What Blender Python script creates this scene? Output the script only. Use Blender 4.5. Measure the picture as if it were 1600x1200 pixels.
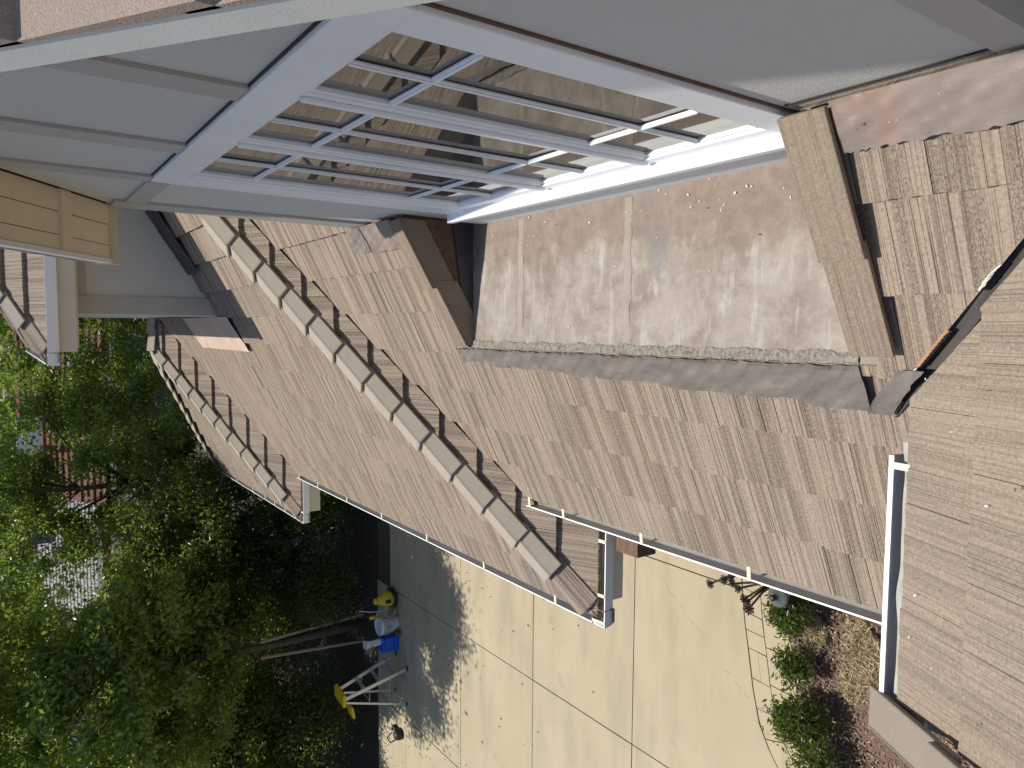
import bpy, math, random
import numpy as np
from mathutils import Vector, Matrix
random.seed(7); rng = np.random.default_rng(11)
for o in list(bpy.data.objects): bpy.data.objects.remove(o)
scene = bpy.context.scene
COL = scene.collection

# ------------------------------------------------------------------ camera
F_PX, PITCH, YAW, ROLL = 1150.37, 0.6157, -0.0902, -0.0463
d = Vector((math.sin(YAW)*math.cos(PITCH), math.cos(YAW)*math.cos(PITCH), -math.sin(PITCH)))
R0 = Vector((math.cos(YAW), -math.sin(YAW), 0)); U0 = R0.cross(d)
Rr = math.cos(ROLL)*R0 + math.sin(ROLL)*U0; Uu = -math.sin(ROLL)*R0 + math.cos(ROLL)*U0
CAM = Vector((0, 0, 6.0))
cd = bpy.data.cameras.new('camera'); cam = bpy.data.objects.new('camera', cd); COL.objects.link(cam)
cd.sensor_width = 36; cd.lens = 36*F_PX/1600; cd.clip_start = .02; cd.clip_end = 2000
X, Y, Z = -Uu, Rr, -d      # the phone was held upright while the picture is stored on its side
cam.matrix_world = Matrix(((X.x, Y.x, Z.x, 0), (X.y, Y.y, Z.y, 0), (X.z, Y.z, Z.z, CAM.z), (0, 0, 0, 1)))
scene.camera = cam
# ------------------------------------------------------------------ light
SUN = Vector((-.135, .318, .938)).normalized()
w = bpy.data.worlds.new('World'); scene.world = w; w.use_nodes = True
nt = w.node_tree; bg = nt.nodes['Background']; sky = nt.nodes.new('ShaderNodeTexSky')
sky.sky_type = 'NISHITA'; sky.sun_disc = False
sky.sun_elevation = math.asin(SUN.z); sky.sun_rotation = math.atan2(SUN.x, SUN.y)
nt.links.new(sky.outputs[0], bg.inputs[0]); bg.inputs[1].default_value = .112
sl = bpy.data.lights.new('sun', 'SUN'); sl.energy = 4.6; sl.angle = math.radians(.53); sl.color = (1, .955, .85)
so = bpy.data.objects.new('sun', sl); COL.objects.link(so); so.location = (0, 0, 30)
so.rotation_euler = SUN.to_track_quat('Z', 'Y').to_euler()
scene.view_settings.view_transform = 'Standard'; scene.view_settings.look = 'None'
scene.view_settings.exposure = 0.1; scene.view_settings.gamma = 1
scene.render.resolution_x = 1024; scene.render.resolution_y = 768
scene.render.engine = 'CYCLES'

# ------------------------------------------------------------------ materials
class NT:
    def __init__(s, name):
        s.m = bpy.data.materials.new(name); s.m.use_nodes = True; s.t = s.m.node_tree
        s.b = s.t.nodes['Principled BSDF']
    def n(s, kind, **kw):
        nd = s.t.nodes.new('ShaderNode'+kind)
        for k, v in kw.items():
            if k in nd.inputs: s.put(nd.inputs[k], v)
            elif k.startswith('i_'): s.put(nd.inputs[int(k[2:])], v)
            else: setattr(nd, k, v)
        return nd
    def put(s, sock, v):
        if hasattr(v, 'is_linked') or isinstance(v, bpy.types.NodeSocket): s.t.links.new(v, sock)
        else: sock.default_value = v
    def noise(s, vec, scale, detail=4, rough=.55, dist=0):
        nd = s.n('TexNoise'); s.put(nd.inputs['Vector'], vec); nd.inputs['Scale'].default_value = scale
        nd.inputs['Detail'].default_value = detail; nd.inputs['Roughness'].default_value = rough
        nd.inputs['Distortion'].default_value = dist
        return nd.outputs['Fac']
    def ramp(s, fac, stops):
        nd = s.n('ValToRGB'); s.put(nd.inputs[0], fac); cr = nd.color_ramp
        while len(cr.elements) < len(stops): cr.elements.new(.5)
        for e, (p, c) in zip(cr.elements, stops):
            e.position = p; e.color = (*c, 1) if hasattr(c, '__len__') else (c, c, c, 1)
        return nd.outputs[0]
    def mix(s, fac, a, b, mode='MIX'):
        nd = s.n('Mix', data_type='RGBA', blend_type=mode)
        s.put(nd.inputs[0], fac)
        for i, v in ((6, a), (7, b)):
            s.put(nd.inputs[i], (*v, 1) if isinstance(v, tuple) and len(v) == 3 else v)
        return nd.outputs[2]
    def math(s, op, a, b=0.0):
        nd = s.n('Math', operation=op); s.put(nd.inputs[0], a); s.put(nd.inputs[1], b); return nd.outputs[0]
    def mapping(s, vec, scale=(1, 1, 1), loc=(0, 0, 0), rot=(0, 0, 0)):
        nd = s.n('Mapping'); s.put(nd.inputs[0], vec); nd.inputs['Scale'].default_value = scale
        s.put(nd.inputs['Location'], loc); nd.inputs['Rotation'].default_value = rot; return nd.outputs[0]
    def bump(s, h, strength=.3, dist=.01):
        nd = s.n('Bump'); s.put(nd.inputs['Height'], h); nd.inputs['Strength'].default_value = strength
        nd.inputs['Distance'].default_value = dist
        s.t.links.new(nd.outputs[0], s.b.inputs['Normal'])
    def col(s, c): s.put(s.b.inputs['Base Color'], (*c, 1) if isinstance(c, tuple) else c)
    def rough(s, r): s.put(s.b.inputs['Roughness'], r)
    @property
    def pos(s): return s.n('NewGeometry').outputs['Position']
    @property
    def uv(s): return s.n('TexCoord').outputs['UV']

MAT = {}
def plain(name, c, rough=.6, var=.12, scale=9, metal=0, bump=0, bscale=200, spec=.5):
    t = NT(name); p = t.pos
    f = t.noise(p, scale, 5, .6)
    a = tuple(x*(1-var) for x in c); b = tuple(min(1, x*(1+var)) for x in c)
    t.col(t.ramp(f, [(.3, a), (.7, b)])); t.rough(rough); t.b.inputs['Metallic'].default_value = metal
    t.b.inputs['Specular IOR Level'].default_value = spec
    if bump: t.bump(t.noise(p, bscale, 3, .6), bump, .004)
    MAT[name] = t.m; return t.m

def tile_mat(name, light, dark, tint, contrast=1.0):
    t = NT(name)
    oi = t.n('ObjectInfo').outputs['Random']; isl = t.n('NewGeometry').outputs['Random Per Island']
    off = t.n('CombineXYZ'); t.put(off.inputs[0], t.math('MULTIPLY', t.math('FLOOR', t.math('MULTIPLY', oi, 4.0)), 7.31)); t.put(off.inputs[1], t.math('MULTIPLY', oi, 3.0))
    va = t.n('VectorMath', operation='ADD'); t.put(va.inputs[0], t.uv); t.put(va.inputs[1], off.outputs[0])
    uv = va.outputs[0]
    lines = t.noise(t.mapping(uv, (250, .8, 1)), 1, 2, .5)          # fine straight striations
    broad = t.noise(t.mapping(uv, (70, .3, 1), (7.7, 1.3, 0)), 1, 2, .5)
    gran = t.noise(t.mapping(uv, (330, 90, 1), (1.7, 4.3, 0)), 1, 2, .6)   # broken-up grooves
    band = t.noise(t.mapping(uv, (13, .12, 1), (3.1, 8.2, 0)), 1, 1, .5)   # groups of grooves
    band2 = t.noise(t.mapping(uv, (16, .12, 1), (13.1, 2.2, 0)), 1, 1, .5)
    speck = t.noise(t.pos, 300, 2, .6)
    blot = t.noise(t.pos, 1.7, 5, .6)
    groove = t.ramp(lines, [(.36, 1.0), (.41, 0.0)])
    bandm = t.ramp(band, [(.45, 0.0), (.54, 1.0)]); bandg = t.ramp(band2, [(.52, 0.0), (.60, 1.0)])
    base = t.mix(t.ramp(blot, [(.32, 0.0), (.68, 1.0)]), light, tint)
    base = t.mix(t.ramp(oi, [(.70, 0.0), (.98, .16)]), base, (light[0]*1.04, light[1]*.90, light[2]*.78))
    base = t.mix(t.ramp(oi, [(.02, .12), (.30, 0.0)]), base, (light[0]*.72, light[1]*.72, light[2]*.74))
    base = t.mix(t.ramp(broad, [(.38, .42*contrast), (.54, 0.0)]), base, dark)
    base = t.mix(t.math('MULTIPLY', bandg, .17*contrast), base, dark)
    gr2 = t.noise(t.pos, 95, 3, .7); base = t.mix(t.ramp(gr2, [(.34, .34), (.50, 0.0)]), base, dark)
    base = t.mix(t.ramp(gr2, [(.54, 0.0), (.70, .30)]), base, (.50, .43, .36))
    c = t.mix(t.math('MULTIPLY', groove, t.math('ADD', t.math('MULTIPLY', bandm, .60*contrast), .38*contrast)), base, dark)
    c = t.mix(t.math('MULTIPLY', t.ramp(gran, [(.40, 1.0), (.50, 0.0)]), t.math('MULTIPLY', bandg, .7*contrast)), c, dark)
    c = t.mix(t.ramp(speck, [(.3, .22), (.5, 0.0)]), c, (.12, .095, .075))
    c = t.mix(t.ramp(speck, [(.66, 0.0), (.76, .42)]), c, (.62, .55, .47))
    c = t.mix(t.ramp(t.noise(t.pos, 4.3, 6, .65), [(.60, 0.0), (.80, .45)]), c, (.17, .15, .135))
    t.col(c); t.rough(.94); t.b.inputs['Specular IOR Level'].default_value = .15
    h = t.math('SUBTRACT', t.math('MULTIPLY', speck, .4), t.math('MULTIPLY', groove, .8))
    t.bump(h, .6, .003)
    MAT[name] = t.m
tile_mat('tile', (.352, .280, .220), (.080, .061, .049), (.322, .256, .204))
tile_mat('tile_near', (.318, .258, .206), (.095, .075, .061), (.292, .238, .191), .5)
tile_mat('tile_smooth', (.285, .222, .172), (.14, .105, .08), (.25, .196, .155), .5)

def sandy(name, c, c2):
    t = NT(name); p = t.pos
    f = t.noise(p, 3, 5, .6); g = t.noise(p, 330, 2, .7)
    k = t.mix(t.ramp(f, [(.3, 0.0), (.7, 1.0)]), c, c2)
    k = t.mix(t.ramp(g, [(.35, .5), (.5, 0.0)]), k, tuple(x*.5 for x in c))
    k = t.mix(t.ramp(g, [(.6, 0.0), (.74, .5)]), k, tuple(min(1, x*1.7) for x in c))
    k = t.mix(t.ramp(t.noise(p, 9, 6, .7), [(.55, 0.0), (.75, .4)]), k, tuple(x*.62 for x in c))
    t.col(k); t.rough(.95); t.bump(g, .5, .003); MAT[name] = t.m
sandy('cap', (.385, .338, .275), (.345, .30, .242))
sandy('tile_rock', (.40, .315, .265), (.34, .26, .215))

sandy('verge', (.275, .232, .19), (.245, .205, .168))
def stucco():
    t = NT('stucco'); p = t.pos
    v = t.noise(p, 130, 4, .7); f = t.noise(p, 1.3, 5, .6)
    t.col(t.ramp(f, [(.25, (.61, .59, .545)), (.75, (.66, .64, .59))])); t.rough(.95)
    t.bump(v, .7, .008); MAT['stucco'] = t.m
stucco()
plain('band', (.47, .435, .39), .85, .06, 3, bump=.15, bscale=120)
plain('white', (.86, .87, .88), .42, .05, 2.5)
plain('sill_white', (.74, .745, .74), .6, .06, 14, bump=.35, bscale=160)
plain('fascia', (.66, .655, .63), .55, .05, 5, bump=.1)
plain('cream', (.70, .655, .53), .5, .04, 6)
plain('soffit', (.66, .56, .40), .7, .06, 4)
plain('groove_dark', (.05, .04, .03), .9)
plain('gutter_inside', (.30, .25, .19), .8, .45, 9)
plain('strap', (.66, .60, .46), .55, .08)
plain('sheathing', (.09, .07, .055), .95)
plain('wood_dark', (.13, .075, .045), .8, .3, 25)
plain('mortar_light', (.62, .60, .55), .9, .2, 30, bump=.4, bscale=90)
plain('underlay', (.36, .36, .33), .8, .15, 20)
plain('room', (.16, .14, .12), .9)
plain('black', (.012, .012, .014), .5)
plain('rubber', (.03, .03, .03), .8)
plain('yellow', (.62, .44, .01), .4, .1)
plain('aluminium', (.58, .59, .60), .38, .1, 20, metal=.75)
plain('blue', (.01, .10, .62), .35, .1)
plain('bucket_white', (.66, .68, .72), .4, .06)
plain('hose', (.36, .37, .38), .5)
plain('red', (.45, .03, .02), .5)
plain('bark', (.10, .075, .055), .95, .4, 18, bump=.8, bscale=40)
plain('stake', (.33, .27, .20), .9, .25, 25, bump=.4, bscale=60)
plain('brick', (.20, .085, .05), .9, .35, 14)
plain('brick_pale', (.34, .20, .13), .9, .3, 14)
plain('roof_brown', (.13, .05, .028), .9, .45, 6)
plain('nwhite', (.80, .80, .79), .6, .04)
plain('ncream', (.62, .55, .42), .7, .06)
plain('shingle_grey', (.30, .295, .285), .95, .25, 5)
plain('shingle_gap', (.07, .07, .07), .95)
plain('dark_glass', (.02, .025, .03), .12)
plain('slate_blue', (.05, .065, .10), .7)
plain('lantern', (.11, .12, .105), .5, .2, 30)
plain('drip', (.03, .03, .03), .6)
plain('asphalt', (.05, .05, .052), .95, .2, 3, bump=.3)
plain('mulch_chip', (.215, .135, .097), .95, .55, 30)
plain('mulch_pale', (.42, .31, .22), .95, .35, 30)
plain('straw', (.43, .34, .20), .95, .3, 20)
plain('litter', (.20, .13, .06), .9, .5, 40)
plain('dead_twig', (.25, .21, .17), .95, .2, 30)

def soil(name, a, b, c):
    t = NT(name); p = t.pos
    k = t.mix(t.ramp(t.noise(p, 26, 6, .7), [(.35, 0.0), (.65, 1.0)]), a, b)
    k = t.mix(t.ramp(t.noise(p, 1.2, 4, .6), [(.45, 0.0), (.7, .7)]), k, c)
    t.col(k); t.rough(.97); t.bump(t.noise(p, 60, 4, .7), 1.0, .02); MAT[name] = t.m
soil('soil', (.035, .025, .018), (.075, .055, .04), (.05, .04, .028))
soil('mulch', (.11, .07, .052), (.24, .16, .118), (.16, .11, .082))
soil('lawn', (.05, .075, .02), (.10, .12, .04), (.14, .12, .06))

def deckmat():
    t = NT('pan_membrane'); p = t.pos
    cloud = t.noise(p, 3.2, 10, .68, .35); fine = t.noise(p, 11, 10, .72, .2)
    s1 = t.noise(t.mapping(p, (3, 16, 1), (0, 0, 0), (0, 0, .75)), 1, 8, .7, .3); s2 = t.noise(t.mapping(p, (3, 14, 1), (5, 2, 0), (0, 0, -.9)), 1, 8, .7, .3)
    sx = t.n('SeparateXYZ'); t.put(sx.inputs[0], p)
    edge = t.n('MapRange'); t.put(edge.inputs[0], sx.outputs[0]); edge.inputs[1].default_value = .14; edge.inputs[2].default_value = .58
    base = t.mix(t.ramp(cloud, [(.34, 0.0), (.60, 1.0)]), (.205, .165, .136), (.33, .288, .25))
    base = t.mix(t.ramp(fine, [(.46, 0.0), (.66, .6)]), base, (.405, .375, .34))
    base = t.mix(t.ramp(s1, [(.54, 0.0), (.66, .5)]), base, (.50, .468, .430))
    base = t.mix(t.ramp(s2, [(.56, 0.0), (.66, .45)]), base, (.26, .212, .182))
    brown = t.mix(t.ramp(fine, [(.35, 0.0), (.65, 1.0)]), (.195, .15, .122), (.27, .213, .175))
    wav = t.math('ADD', edge.outputs[0], t.math('MULTIPLY', t.math('SUBTRACT', t.noise(p, 4, 6, .65), .5), 1.6))
    base = t.mix(t.ramp(wav, [(.40, 0.0), (.72, .9)]), base, brown)
    base = t.mix(t.ramp(t.noise(p, 3.1, 3, .5), [(.67, 0.0), (.72, .55)]), base, (.20, .195, .195))
    base = t.mix(t.ramp(t.noise(p, 26, 4, .6), [(.70, 0.0), (.74, .5)]), base, (.20, .16, .13))
    base = t.mix(t.ramp(t.noise(p, 150, 3, .7), [(.60, 0.0), (.74, .45)]), base, (.60, .56, .52))
    base = t.mix(t.ramp(t.noise(p, 230, 2, .7), [(.30, .35), (.44, 0.0)]), base, (.22, .18, .15))
    t.col(base); t.rough(.85); t.b.inputs['Specular IOR Level'].default_value = .2
    t.bump(t.math('ADD', t.noise(p, 7, 6, .6), t.math('MULTIPLY', t.noise(p, 140, 3, .6), .1)), .10, .01); MAT['pan_membrane'] = t.m
deckmat()
plain('pan_seam', (.29, .245, .212), .8, .12, 9)
plain('rim_grey', (.25, .225, .20), .95, .35, 45, bump=1.0, bscale=120)
def lead(name, a, b, c, metal=.35, rough=.5):
    t = NT(name); p = t.pos
    k = t.mix(t.ramp(t.noise(p, 5, 6, .6, .6), [(.35, 0.0), (.65, 1.0)]), a, b)
    k = t.mix(t.ramp(t.noise(t.mapping(p, (1, 1, 1), (4, 1, 7)), 3.5, 4, .6), [(.5, 0.0), (.68, .8)]), k, c)
    t.col(k); t.rough(rough); t.b.inputs['Metallic'].default_value = metal
    t.bump(t.noise(p, 16, 4, .6, .5), .3, .008); MAT[name] = t.m
lead('lead', (.135, .115, .104), (.195, .168, .152), (.19, .148, .122), .08, .6)
lead('flashing', (.185, .15, .132), (.26, .21, .183), (.30, .195, .14), .15, .45)
lead('flash_pink', (.50, .36, .28), (.56, .42, .33), (.42, .33, .28), .1, .7)
lead('flash_dark', (.05, .045, .045), (.09, .08, .075), (.07, .055, .05), .1, .7)

def concrete(name, a, b, st):
    t = NT(name); p = t.pos; oi = t.n('ObjectInfo').outputs['Random']
    k = t.mix(t.ramp(t.noise(p, .9, 5, .55), [(.3, 0.0), (.7, 1.0)]), a, b)
    k = t.mix(t.ramp(t.noise(t.mapping(p, (.45, 2.2, 1)), 1.3, 5, .65), [(.46, 0.0), (.75, .75)]), k, st)
    k = t.mix(t.ramp(t.noise(p, 34, 5, .7), [(.56, 0.0), (.8, .16)]), k, (.25, .21, .15))
    k = t.mix(t.math('MULTIPLY', oi, .14), k, st)
    k = t.mix(t.ramp(t.noise(p, 260, 2, .6), [(.3, .14), (.5, 0.0)]), k, (.2, .17, .12))
    k = t.mix(t.ramp(t.noise(p, 2.7, 2, .4), [(.70, 0.0), (.74, .35)]), k, (.27, .22, .15))
    t.col(k); t.rough(.9); t.bump(t.noise(p, 180, 3, .6), .2, .003); MAT[name] = t.m
concrete('concrete', (.37, .312, .208), (.43, .368, .252), (.28, .238, .165))
concrete('paver', (.38, .318, .208), (.43, .365, .248), (.31, .26, .172))
plain('joint', (.075, .055, .035), .95)

def glassmat():
    t = NT('window_glass'); t.t.nodes.remove(t.b)
    out = t.t.nodes['Material Output']
    fr = t.n('Fresnel'); fr.inputs['IOR'].default_value = 3.2
    g = t.n('BsdfGlossy'); g.inputs['Roughness'].default_value = .0; g.inputs['Color'].default_value = (.95, .93, .88, 1)
    tr = t.n('BsdfTransparent'); tr.inputs['Color'].default_value = (.62, .66, .62, 1)
    mx = t.n('MixShader'); t.put(mx.inputs[0], fr.outputs[0]); t.put(mx.inputs[1], tr.outputs[0]); t.put(mx.inputs[2], g.outputs[0])
    df = t.n('BsdfDiffuse'); df.inputs[0].default_value = (.55, .53, .48, 1); m2 = t.n('MixShader'); m2.inputs[0].default_value = .08
    t.put(m2.inputs[1], mx.outputs[0]); t.put(m2.inputs[2], df.outputs[0])
    t.t.links.new(m2.outputs[0], out.inputs[0]); MAT['window_glass'] = t.m
glassmat()
def leafmat(name, a, b, c):
    t = NT(name); isl = t.n('NewGeometry').outputs['Random Per Island']
    k = t.ramp(isl, [(0.0, a), (.55, b), (.93, b), (1.0, c)])
    k = t.mix(t.ramp(t.noise(t.pos, 1.1, 3, .5), [(.35, 0.0), (.7, .55)]), k, (b[0]*1.35, b[1]*1.2, b[2]))
    t.col(k); t.rough(.34); t.b.inputs['Specular IOR Level'].default_value = .6
    trn = t.n('BsdfTranslucent'); t.put(trn.inputs[0], t.mix(.6, k, (.40, .53, .06), 'MIX'))
    mx = t.n('MixShader'); mx.inputs[0].default_value = .44
    t.put(mx.inputs[1], t.b.outputs[0]); t.put(mx.inputs[2], trn.outputs[0])
    t.t.links.new(mx.outputs[0], t.t.nodes['Material Output'].inputs[0]); MAT[name] = t.m
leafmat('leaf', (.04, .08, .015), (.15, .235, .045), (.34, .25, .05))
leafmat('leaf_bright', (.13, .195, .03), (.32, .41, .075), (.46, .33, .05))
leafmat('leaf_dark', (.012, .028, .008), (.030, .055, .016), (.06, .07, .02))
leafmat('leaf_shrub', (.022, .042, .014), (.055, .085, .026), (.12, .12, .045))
plain('aeonium', (.022, .012, .014), .8, .4, 40, spec=.2)

# ------------------------------------------------------------------ mesh helpers
class MB:
    def __init__(s): s.v = []; s.f = []; s.uv = []; s.mi = []
    def poly(s, pts, uv=None, mi=0):
        b = len(s.v); s.v += [tuple(p) for p in pts]; s.f.append(tuple(range(b, b+len(pts))))
        s.uv.append(uv or [(0, 0)]*len(pts)); s.mi.append(mi)
    def prism(s, pts, ext, mi=0):
        """polygon pts extruded by the vector ext"""
        pts = [Vector(p) for p in pts]; e = Vector(ext); n = len(pts)
        nv = (pts[1]-pts[0]).cross(pts[2]-pts[1])
        if nv.dot(e) > 0: pts = pts[::-1]
        b = len(s.v); s.v += [tuple(p) for p in pts] + [tuple(p+e) for p in pts]
        fs = [tuple(range(b, b+n)), tuple(range(b+2*n-1, b+n-1, -1))]
        for i in range(n):
            j = (i+1) % n; fs.append((b+j, b+i, b+n+i, b+n+j))
        for f in fs: s.f.append(f); s.uv.append([(0, 0)]*len(f)); s.mi.append(mi)
    def box(s, a, b, mi=0):
        x0, y0, z0 = [min(p, q) for p, q in zip(a, b)]; x1, y1, z1 = [max(p, q) for p, q in zip(a, b)]
        s.prism([(x0, y0, z0), (x1, y0, z0), (x1, y1, z0), (x0, y1, z0)], (0, 0, z1-z0), mi)
    def bar(s, p, q, w, h, up=(0, 0, 1), mi=0):
        p, q = Vector(p), Vector(q); a = (q-p).normalized(); sd = a.cross(Vector(up)).normalized(); u = sd.cross(a)
        s.prism([p+sd*w/2+u*h/2, p-sd*w/2+u*h/2, p-sd*w/2-u*h/2, p+sd*w/2-u*h/2], q-p, mi)
    def tube(s, path, rad, n=8, mi=0, caps=True):
        path = [Vector(p) for p in path]; b = len(s.v); m = len(path)
        if not hasattr(rad, '__len__'): rad = [rad]*m
        up = Vector((0, 0, 1)); prev = None
        for i, p in enumerate(path):
            t = (path[min(i+1, m-1)]-path[max(i-1, 0)]).normalized()
            if prev is None: a = t.cross(up if abs(t.z) < .9 else Vector((1, 0, 0))).normalized()
            else: a = (prev-t*prev.dot(t)).normalized()
            prev = a; c = t.cross(a)
            for k in range(n):
                an = 2*math.pi*k/n; s.v.append(tuple(p+(a*math.cos(an)+c*math.sin(an))*rad[i]))
        for i in range(m-1):
            for k in range(n):
                k2 = (k+1) % n
                s.f.append((b+i*n+k, b+i*n+k2, b+(i+1)*n+k2, b+(i+1)*n+k)); s.uv.append([(0, 0)]*4); s.mi.append(mi)
        if caps:
            s.f.append(tuple(range(b+n-1, b-1, -1))); s.uv.append([(0, 0)]*n); s.mi.append(mi)
            s.f.append(tuple(range(b+(m-1)*n, b+m*n))); s.uv.append([(0, 0)]*n); s.mi.append(mi)
    def lathe(s, c, prof, n=20, mi=0, axis=None):
        """prof: (radius, height) pairs, revolved about z through c"""
        c = Vector(c); b = len(s.v); M = axis or Matrix.Identity(3)
        for r, h in prof:
            for k in range(n):
                a = 2*math.pi*k/n; s.v.append(tuple(c + M @ Vector((r*math.cos(a), r*math.sin(a), h))))
        for i in range(len(prof)-1):
            for k in range(n):
                k2 = (k+1) % n
                s.f.append((b+i*n+k, b+i*n+k2, b+(i+1)*n+k2, b+(i+1)*n+k)); s.uv.append([(0, 0)]*4); s.mi.append(mi)
    def build(s, name, mat, parent=None, smooth=False, bevel=0):
        me = bpy.data.meshes.new(name); me.from_pydata(s.v, [], s.f)
        u = me.uv_layers.new(name='UVMap'); flat = [c for f in s.uv for p in f for c in p]
        u.data.foreach_set('uv', flat)
        for m in (mat if isinstance(mat, (list, tuple)) else [mat]): me.materials.append(MAT[m])
        if any(s.mi): me.polygons.foreach_set('material_index', s.mi)
        if smooth: me.polygons.foreach_set('use_smooth', [True]*len(me.polygons))
        me.update()
        o = link(name, me, parent)
        if bevel:
            md = o.modifiers.new('bevel', 'BEVEL'); md.width = bevel; md.segments = 2; md.limit_method = 'ANGLE'
        return o
def link(name, me, parent=None):
    o = bpy.data.objects.new(name, me); COL.objects.link(o)
    if parent is not None: o.parent = parent
    return o
def tag(o, label=None, cat=None, group=None, kind=None):
    for k, v in (('label', label), ('category', cat), ('group', group), ('kind', kind)):
        if v: o[k] = v
    return o
def empty(name, label, cat, group=None):
    o = link(name, None); o.empty_display_size = .1; return tag(o, label, cat, group)
def one(name, fn, mat, parent=None, **kw):
    b = MB(); fn(b); return b.build(name, mat, parent, **kw)
def boxo(name, a, b, mat, parent=None, **kw):
    return one(name, lambda m: m.box(a, b), mat, parent, **kw)

# ------------------------------------------------------------------ roof geometry
MS = .635; CT = 1/math.sqrt(1+MS*MS); ST = MS*CT
X1, ZE1 = -1.328, 2.736      # gutter lips and eave heights
X2, Y2, ZE2 = -2.159, 3.843, 2.435
X3, Y3, ZE3 = -2.809, 10.25, 2.395
YF, ZF = 1.316, 3.443
DE = -.057                   # tile plane below the lip height
XW = .69                     # face of the gable wall
EXPO = .326; TW = .33
house = empty('house', 'beige stucco house seen from its own brown tiled roof, with white gridded window', 'house')

class Slope:
    """a roof plane; plan polygons -> tiles. O eave point, S along the eave, T up the slope (plan unit vectors)"""
    def __init__(s, O, S, T):
        s.O = Vector(O); s.S = Vector((*S, 0)); s.Tp = Vector((*T, 0)); s.T = Vector((T[0]*CT, T[1]*CT, ST))
        s.N = s.S.cross(s.T)
        if s.N.z < 0: s.N = -s.N
    def st(s, p):
        q = Vector((p[0]-s.O.x, p[1]-s.O.y, 0)); return (q.dot(s.S), q.dot(s.Tp)/CT)
    def P(s, a, t, h=0): return s.O + s.S*a + s.T*t + s.N*h
    def at(s, x, y, h=0):
        a, t = s.st((x, y)); return s.P(a, t, h)
def clip(poly, region):
    """Sutherland-Hodgman, region convex and counter-clockwise"""
    out = poly
    n = len(region)
    for i in range(n):
        ax, ay = region[i]; bx, by = region[(i+1) % n]; src = out; out = []
        if not src: return []
        for k in range(len(src)):
            p, q = src[k], src[(k+1) % len(src)]
            dp = (bx-ax)*(p[1]-ay)-(by-ay)*(p[0]-ax); dq = (bx-ax)*(q[1]-ay)-(by-ay)*(q[0]-ax)
            if dp >= -1e-9: out.append(p)
            if (dp > 1e-9 and dq < -1e-9) or (dp < -1e-9 and dq > 1e-9):
                f = dp/(dp-dq); out.append((p[0]+(q[0]-p[0])*f, p[1]+(q[1]-p[1])*f))
    return out
def area(p): return .5*sum(p[i][0]*p[(i+1) % len(p)][1]-p[(i+1) % len(p)][0]*p[i][1] for i in range(len(p)))
def ccw(p): return p if area(p) > 0 else p[::-1]

TILES = []          # (distance, slope, s0, t0, list of strips [(poly, dh)], full variant or None, material)
HB, HH, K = .046, .011, 10
def strip_layout(seed, k):
    r = random.Random(seed); ws = [r.uniform(.6, 1.5) for _ in range(k)]; tot = sum(ws); x = 0; out = []
    for wv in ws:
        out.append((x*(TW-.0018)/tot, (x+wv)*(TW-.0018)/tot, r.uniform(-.0022, .0012), r.uniform(-.003, .003))); x += wv
    return out
LAY = [strip_layout(100+i, K) for i in range(8)]
def lay_tiles(sl, pieces, mat, t_off=0.0, s_off=0.0, tmax=9, seed=0, base=-.028):
    r = random.Random(seed)
    regs = [ccw([sl.st(p) for p in pc]) for pc in pieces]
    smin = min(p[0] for g in regs for p in g); smax = max(p[0] for g in regs for p in g)
    tmn = min(p[1] for g in regs for p in g); tm = min(tmax, max(p[1] for g in regs for p in g))
    row = int(math.floor((tmn-t_off)/EXPO))
    while row*EXPO+t_off < tm:
        t0 = row*EXPO+t_off; sh = s_off + (row % 2)*.5*TW + r.uniform(-.004, .004)
        c = int(math.floor((smin-sh)/TW))
        while c*TW+sh < smax:
            s0 = c*TW+sh; var = r.randrange(8); lift = r.uniform(0, .0025); c += 1
            jt = r.uniform(-.003, .003)
            whole = [(s0, t0-.006), (s0+TW, t0-.006), (s0+TW, t0+EXPO+.05), (s0, t0+EXPO+.05)]
            tot = sum(abs(area(q)) for q in (clip(whole, g) for g in regs) if len(q) > 2)
            if tot < .0015: continue
            full = tot > .999*abs(area(whole))
            strips = []
            for (a, b, dh, dt) in LAY[var]:
                rect = [(s0+a, t0+dt+jt), (s0+b, t0+dt+jt), (s0+b, t0+EXPO+.05), (s0+a, t0+EXPO+.05)]
                if full: strips.append((rect, dh)); continue
                for g in regs:
                    q = clip(rect, g)
                    if len(q) > 2 and abs(area(q)) > 1e-5: strips.append((q, dh))
            cen = sl.P(s0+TW/2, t0+EXPO/2)
            TILES.append(((cen-CAM).length, sl, s0, t0, strips, lift, base, mat))
        row += 1
def tile_geo(mb, rec, local):
    _, sl, s0, t0, strips, lift, base, mat = rec
    o = sl.P(s0, t0) if local else Vector((0, 0, 0))
    for poly, dh in strips:
        poly = ccw(poly); top = []; bot = []; uv = []
        for (a, t) in poly:
            h = base + HB-(HB-HH)*(t-t0)/EXPO + dh + lift
            top.append(sl.P(a, t, h)-o); bot.append(sl.P(a, t, base-.002)-o); uv.append((a-s0 + (0 if local else s0), t-t0+(0 if local else t0)))
        if (top[1]-top[0]).cross(top[2]-top[1]).dot(sl.N) < 0: top.reverse(); bot.reverse(); uv.reverse()
        b = len(mb.v); n = len(top); mb.v += [tuple(p) for p in top]+[tuple(p) for p in bot]
        mb.f.append(tuple(range(b, b+n))); mb.uv.append(uv); mb.mi.append(0)
        for i in range(n):
            j = (i+1) % n; mb.f.append((b+i, b+n+i, b+n+j, b+j)); mb.uv.append([uv[i], uv[i], uv[j], uv[j]]); mb.mi.append(0)

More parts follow.
